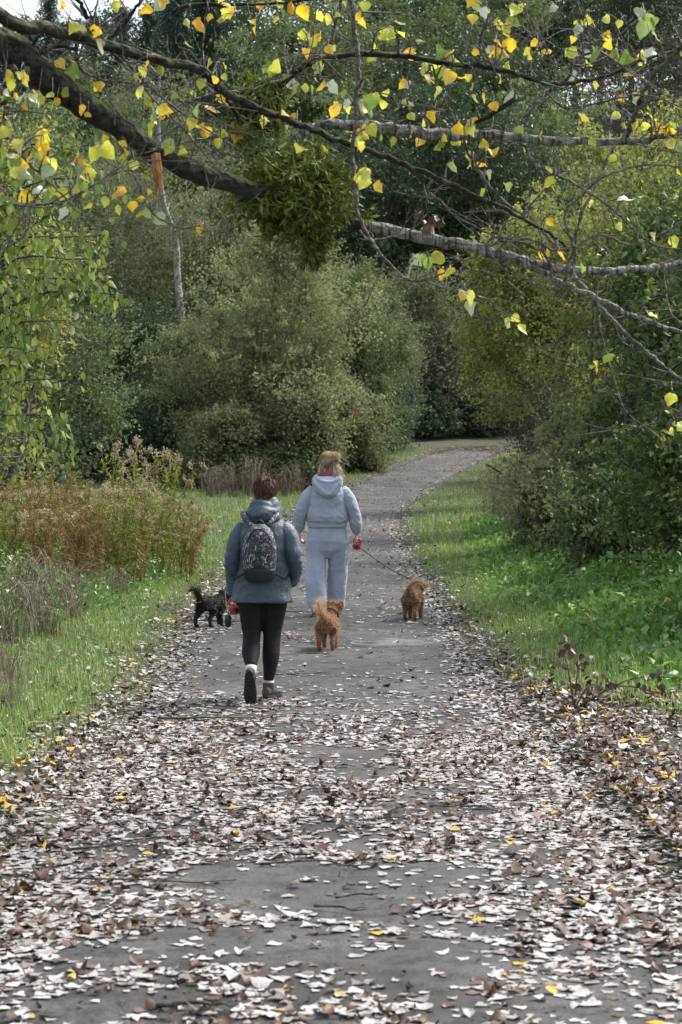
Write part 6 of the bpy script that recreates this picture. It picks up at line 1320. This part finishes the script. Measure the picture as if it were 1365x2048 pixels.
# ------------------------------------------------------------------ dogs
def dog(label, u, v, Y, rz, furm, skinm, tail, seed, head_turn=0.0, coat=.025, s=1.0, pawm=None, gait=0.0, head_up=0.0):
    """small rough coated dog; local +y is forward"""
    g = np.random.default_rng(seed); x0 = px(u, Y); z0 = float(surf_z(np.array([x0]), np.array([Y]))[0])
    root = empty('dog', (x0, Y, z0), rz, s); tag(root, label, 'dog')
    mb = MB()
    mb.tube(spline([(0, -.175, .235), (0, -.13, .235), (0, -.04, .228), (0, .06, .225), (0, .14, .235), (0, .19, .255)], 16), [.035, .062, .072, .074, .073, .072, .071, .072, .075, .079, .081, .080, .076, .068, .055, .04], 16)
    ht = head_turn; hc = np.array([.10 * math.sin(ht), .235 + .04 * math.cos(ht), .345 + head_up]); fd = np.array([math.sin(ht), math.cos(ht), -.12])
    mb.tube(spline([(0, .13, .26), (.3 * hc[0], .19, .30), hc + [0, 0, -.01]], 7), [.06, .056, .052, .05, .05, .048, .045], 12)
    mb.ell(hc, (.052, .058, .050)); mb.tube([hc + fd * .03, hc + fd * .075 + [0, 0, -.015], hc + fd * .098 + [0, 0, -.018]], [.036, .026, .018], 12)
    sd = np.array([fd[1], -fd[0], 0])
    for q in (-1, 1):
        ear = spline([hc + sd * q * .035 + [0, 0, .035], hc + sd * q * .062 + [0, 0, .02], hc + sd * q * .068 + [0, 0, -.035]], 6); mb.tube(ear, [.016, .022, .024, .022, .018, .010], 8)
        k = q * gait
        # hind leg: knee forward at the belly, hock back, near vertical shank
        mb.tube([(q * .05, -.115, .225), (q * .056, -.075 + k, .155), (q * .056, -.145 + k, .085), (q * .056, -.14 + k, .03), (q * .056, -.135 + k, .012)], [.050, .036, .022, .019, .020], 10); mb.ell((q * .056, -.118 + k, .015), (.022, .032, .015))
        # front leg
        mb.tube([(q * .05, .125, .21), (q * .052, .105 - k, .13), (q * .052, .13 - k, .075), (q * .052, .13 - k, .02)], [.045, .03, .022, .020], 10); mb.ell((q * .052, .145 - k, .015), (.022, .030, .015))
    tl = spline(tail, 12); mb.tube(tl, np.linspace(.024, .010, 12), 8)
    me = fuse(mb, .008, 4, .002, 60, 'body', seed); body = link('body', me, skinm, root)
    P, Nn = surf_sample(me, 11000, g)
    dl = np.linalg.norm(P[:, None] - tl[None], axis=2).min(1); istail = (dl < .034) & (P[:, 1] < -.12) & (P[:, 2] > .24) if tl[-1][2] > .2 else np.zeros(len(P), bool)
    low = P[:, 2] < .05
    D = Nn * .75 + np.array([0, -.55, -.25]) + g.normal(size=P.shape) * .22; D[low] = Nn[low] + np.array([0, 0, -.3]) + g.normal(size=(low.sum(), 3)) * .2
    td = norm(np.gradient(tl, axis=0)); ki = np.linalg.norm(P[:, None] - tl[None], axis=2).argmin(1); D[istail] = td[ki[istail]] * .8 + Nn[istail] * .8 + g.normal(size=(istail.sum(), 3)) * .3
    ln = coat * (.6 + .7 * g.random(len(P))); ln[P[:, 2] < .13] *= .5; ln[low] *= .5; ln[istail] *= 2.9
    belly = (Nn[:, 2] < -.3) & (P[:, 2] > .12); ln[belly] *= .6
    face = (P[:, 1] > .22); ln[face] *= .75
    V, G, nv_ = strands(P + Nn * -.002, norm(D), ln, .0020, g, np.where(istail[:, None], np.array([0, 0, -.15]), np.array([0, 0, -.55])), 3)
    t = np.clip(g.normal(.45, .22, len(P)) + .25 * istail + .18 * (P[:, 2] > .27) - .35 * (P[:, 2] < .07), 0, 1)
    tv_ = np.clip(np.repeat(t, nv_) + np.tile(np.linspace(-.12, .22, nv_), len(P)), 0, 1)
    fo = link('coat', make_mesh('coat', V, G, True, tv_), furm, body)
    nose = MB(); nose.ell(hc + fd * .102 + [0, 0, -.012], (.011, .010, .009)); nose.build('nose', blkp, root)
    for q in (-1, 1):
        e = MB(); e.ell(hc + fd * .045 + sd * q * .028 + [0, 0, .012], (.008, .008, .008)); e.build('eye', blkp, root)
    return root, hc
ging = hair_mat('ginger_coat', [(0, (0.035, 0.016, 0.010)), (.22, (0.27, 0.135, 0.072)), (.6, (0.47, 0.275, 0.155)), (1, (0.70, 0.52, 0.35))], .55); ging_s = noise_mat('ginger_hide', [(0.3, (0.15, 0.06, 0.025)), (0.7, (0.26, 0.11, 0.045))], rough=.8)
ging2 = hair_mat('tawny_coat', [(0, (0.03, 0.016, 0.012)), (.22, (0.24, 0.135, 0.082)), (.6, (0.43, 0.275, 0.18)), (1, (0.70, 0.53, 0.38))], .55); ging2_s = noise_mat('tawny_hide', [(0.3, (0.12, 0.05, 0.025)), (0.7, (0.21, 0.10, 0.05))], rough=.8)
blkf = hair_mat('black_coat', [(0, (0.004, 0.004, 0.004)), (.6, (0.012, 0.011, 0.011)), (1, (0.06, 0.035, 0.022))], .4); blkf_s = plain('black_hide', (.008, .007, .007), .8)
dog1, h1 = dog('ginger dog with a raised feathery tail walking behind the fair haired walker', 656, 1300, 17.75, -.12, ging, ging_s, [(0, -.16, .25), (-.02, -.20, .30), (-.045, -.20, .36), (-.06, -.16, .41), (-.05, -.11, .43)], 5, .35, gait=.03, head_up=.03)
dog2, h2 = dog('tawny dog on the lead at the right side of the path, tail curling right', 826, 1237, 20.6, -.25, ging2, ging2_s, [(0, -.16, .25), (.0, -.20, .32), (.05, -.20, .385), (.12, -.18, .40), (.17, -.17, .355)], 6, .3, gait=-.02, coat=.025)
dog3, h3 = dog('black dog with a raised tail walking along the left edge of the path', 424, 1248, 19.9, -.62, blkf, blkf_s, [(0, -.16, .25), (-.02, -.19, .31), (-.03, -.20, .365), (-.06, -.21, .385), (-.10, -.21, .375)], 7, .2, gait=.045)
# leads and collars
colr = plain('dark_collar', (.02, .015, .02), .6)
def collar(root, hc, ht, col):
    a = np.linspace(0, 2 * np.pi, 21); c = np.array([.3 * hc[0], .19, .302]); ax = norm(np.array([hc[0] * .7, .08, .05])); u_ = norm(np.cross(ax, [1, 0, 0])); v_ = np.cross(ax, u_)
    o = MB().tube(c + .064 * (np.cos(a)[:, None] * u_ + np.sin(a)[:, None] * v_), .008, 6).build('collar', col); o.matrix_world = Matrix.Translation(root.location) @ Matrix.Rotation(root.rotation_euler[2], 4, 'Z'); return o
for rt, hc, lb in ((dog1, h1, 'dark collar around the neck of the ginger dog'), (dog2, h2, 'dark collar around the neck of the tawny dog'), (dog3, h3, 'dark collar around the neck of the black dog')): tag(collar(rt, hc, .3, colr), lb, 'collar')
def wpt(root, p):
    c, s = math.cos(root.rotation_euler[2]), math.sin(root.rotation_euler[2]); return np.array(root.location) + np.array([c * p[0] - s * p[1], s * p[0] + c * p[1], p[2]])
def lead(label, p, q, sag):
    mid = (p + q) / 2 - [0, 0, sag]; mb = MB(); mb.tube(spline([p, mid, q], 24), .0055, 6); o = mb.build('lead', blkp); tag(o, label, 'dog lead')
lead('taut black lead running from the red handle to the tawny dog', HBR + [.06, 0, -.09], wpt(dog2, (.02, .18, .37)), .03)
lead('black lead running from the red handle to the black dog', HAL + [-.03, .05, -.09], wpt(dog3, (.02, .18, .37)), .10)
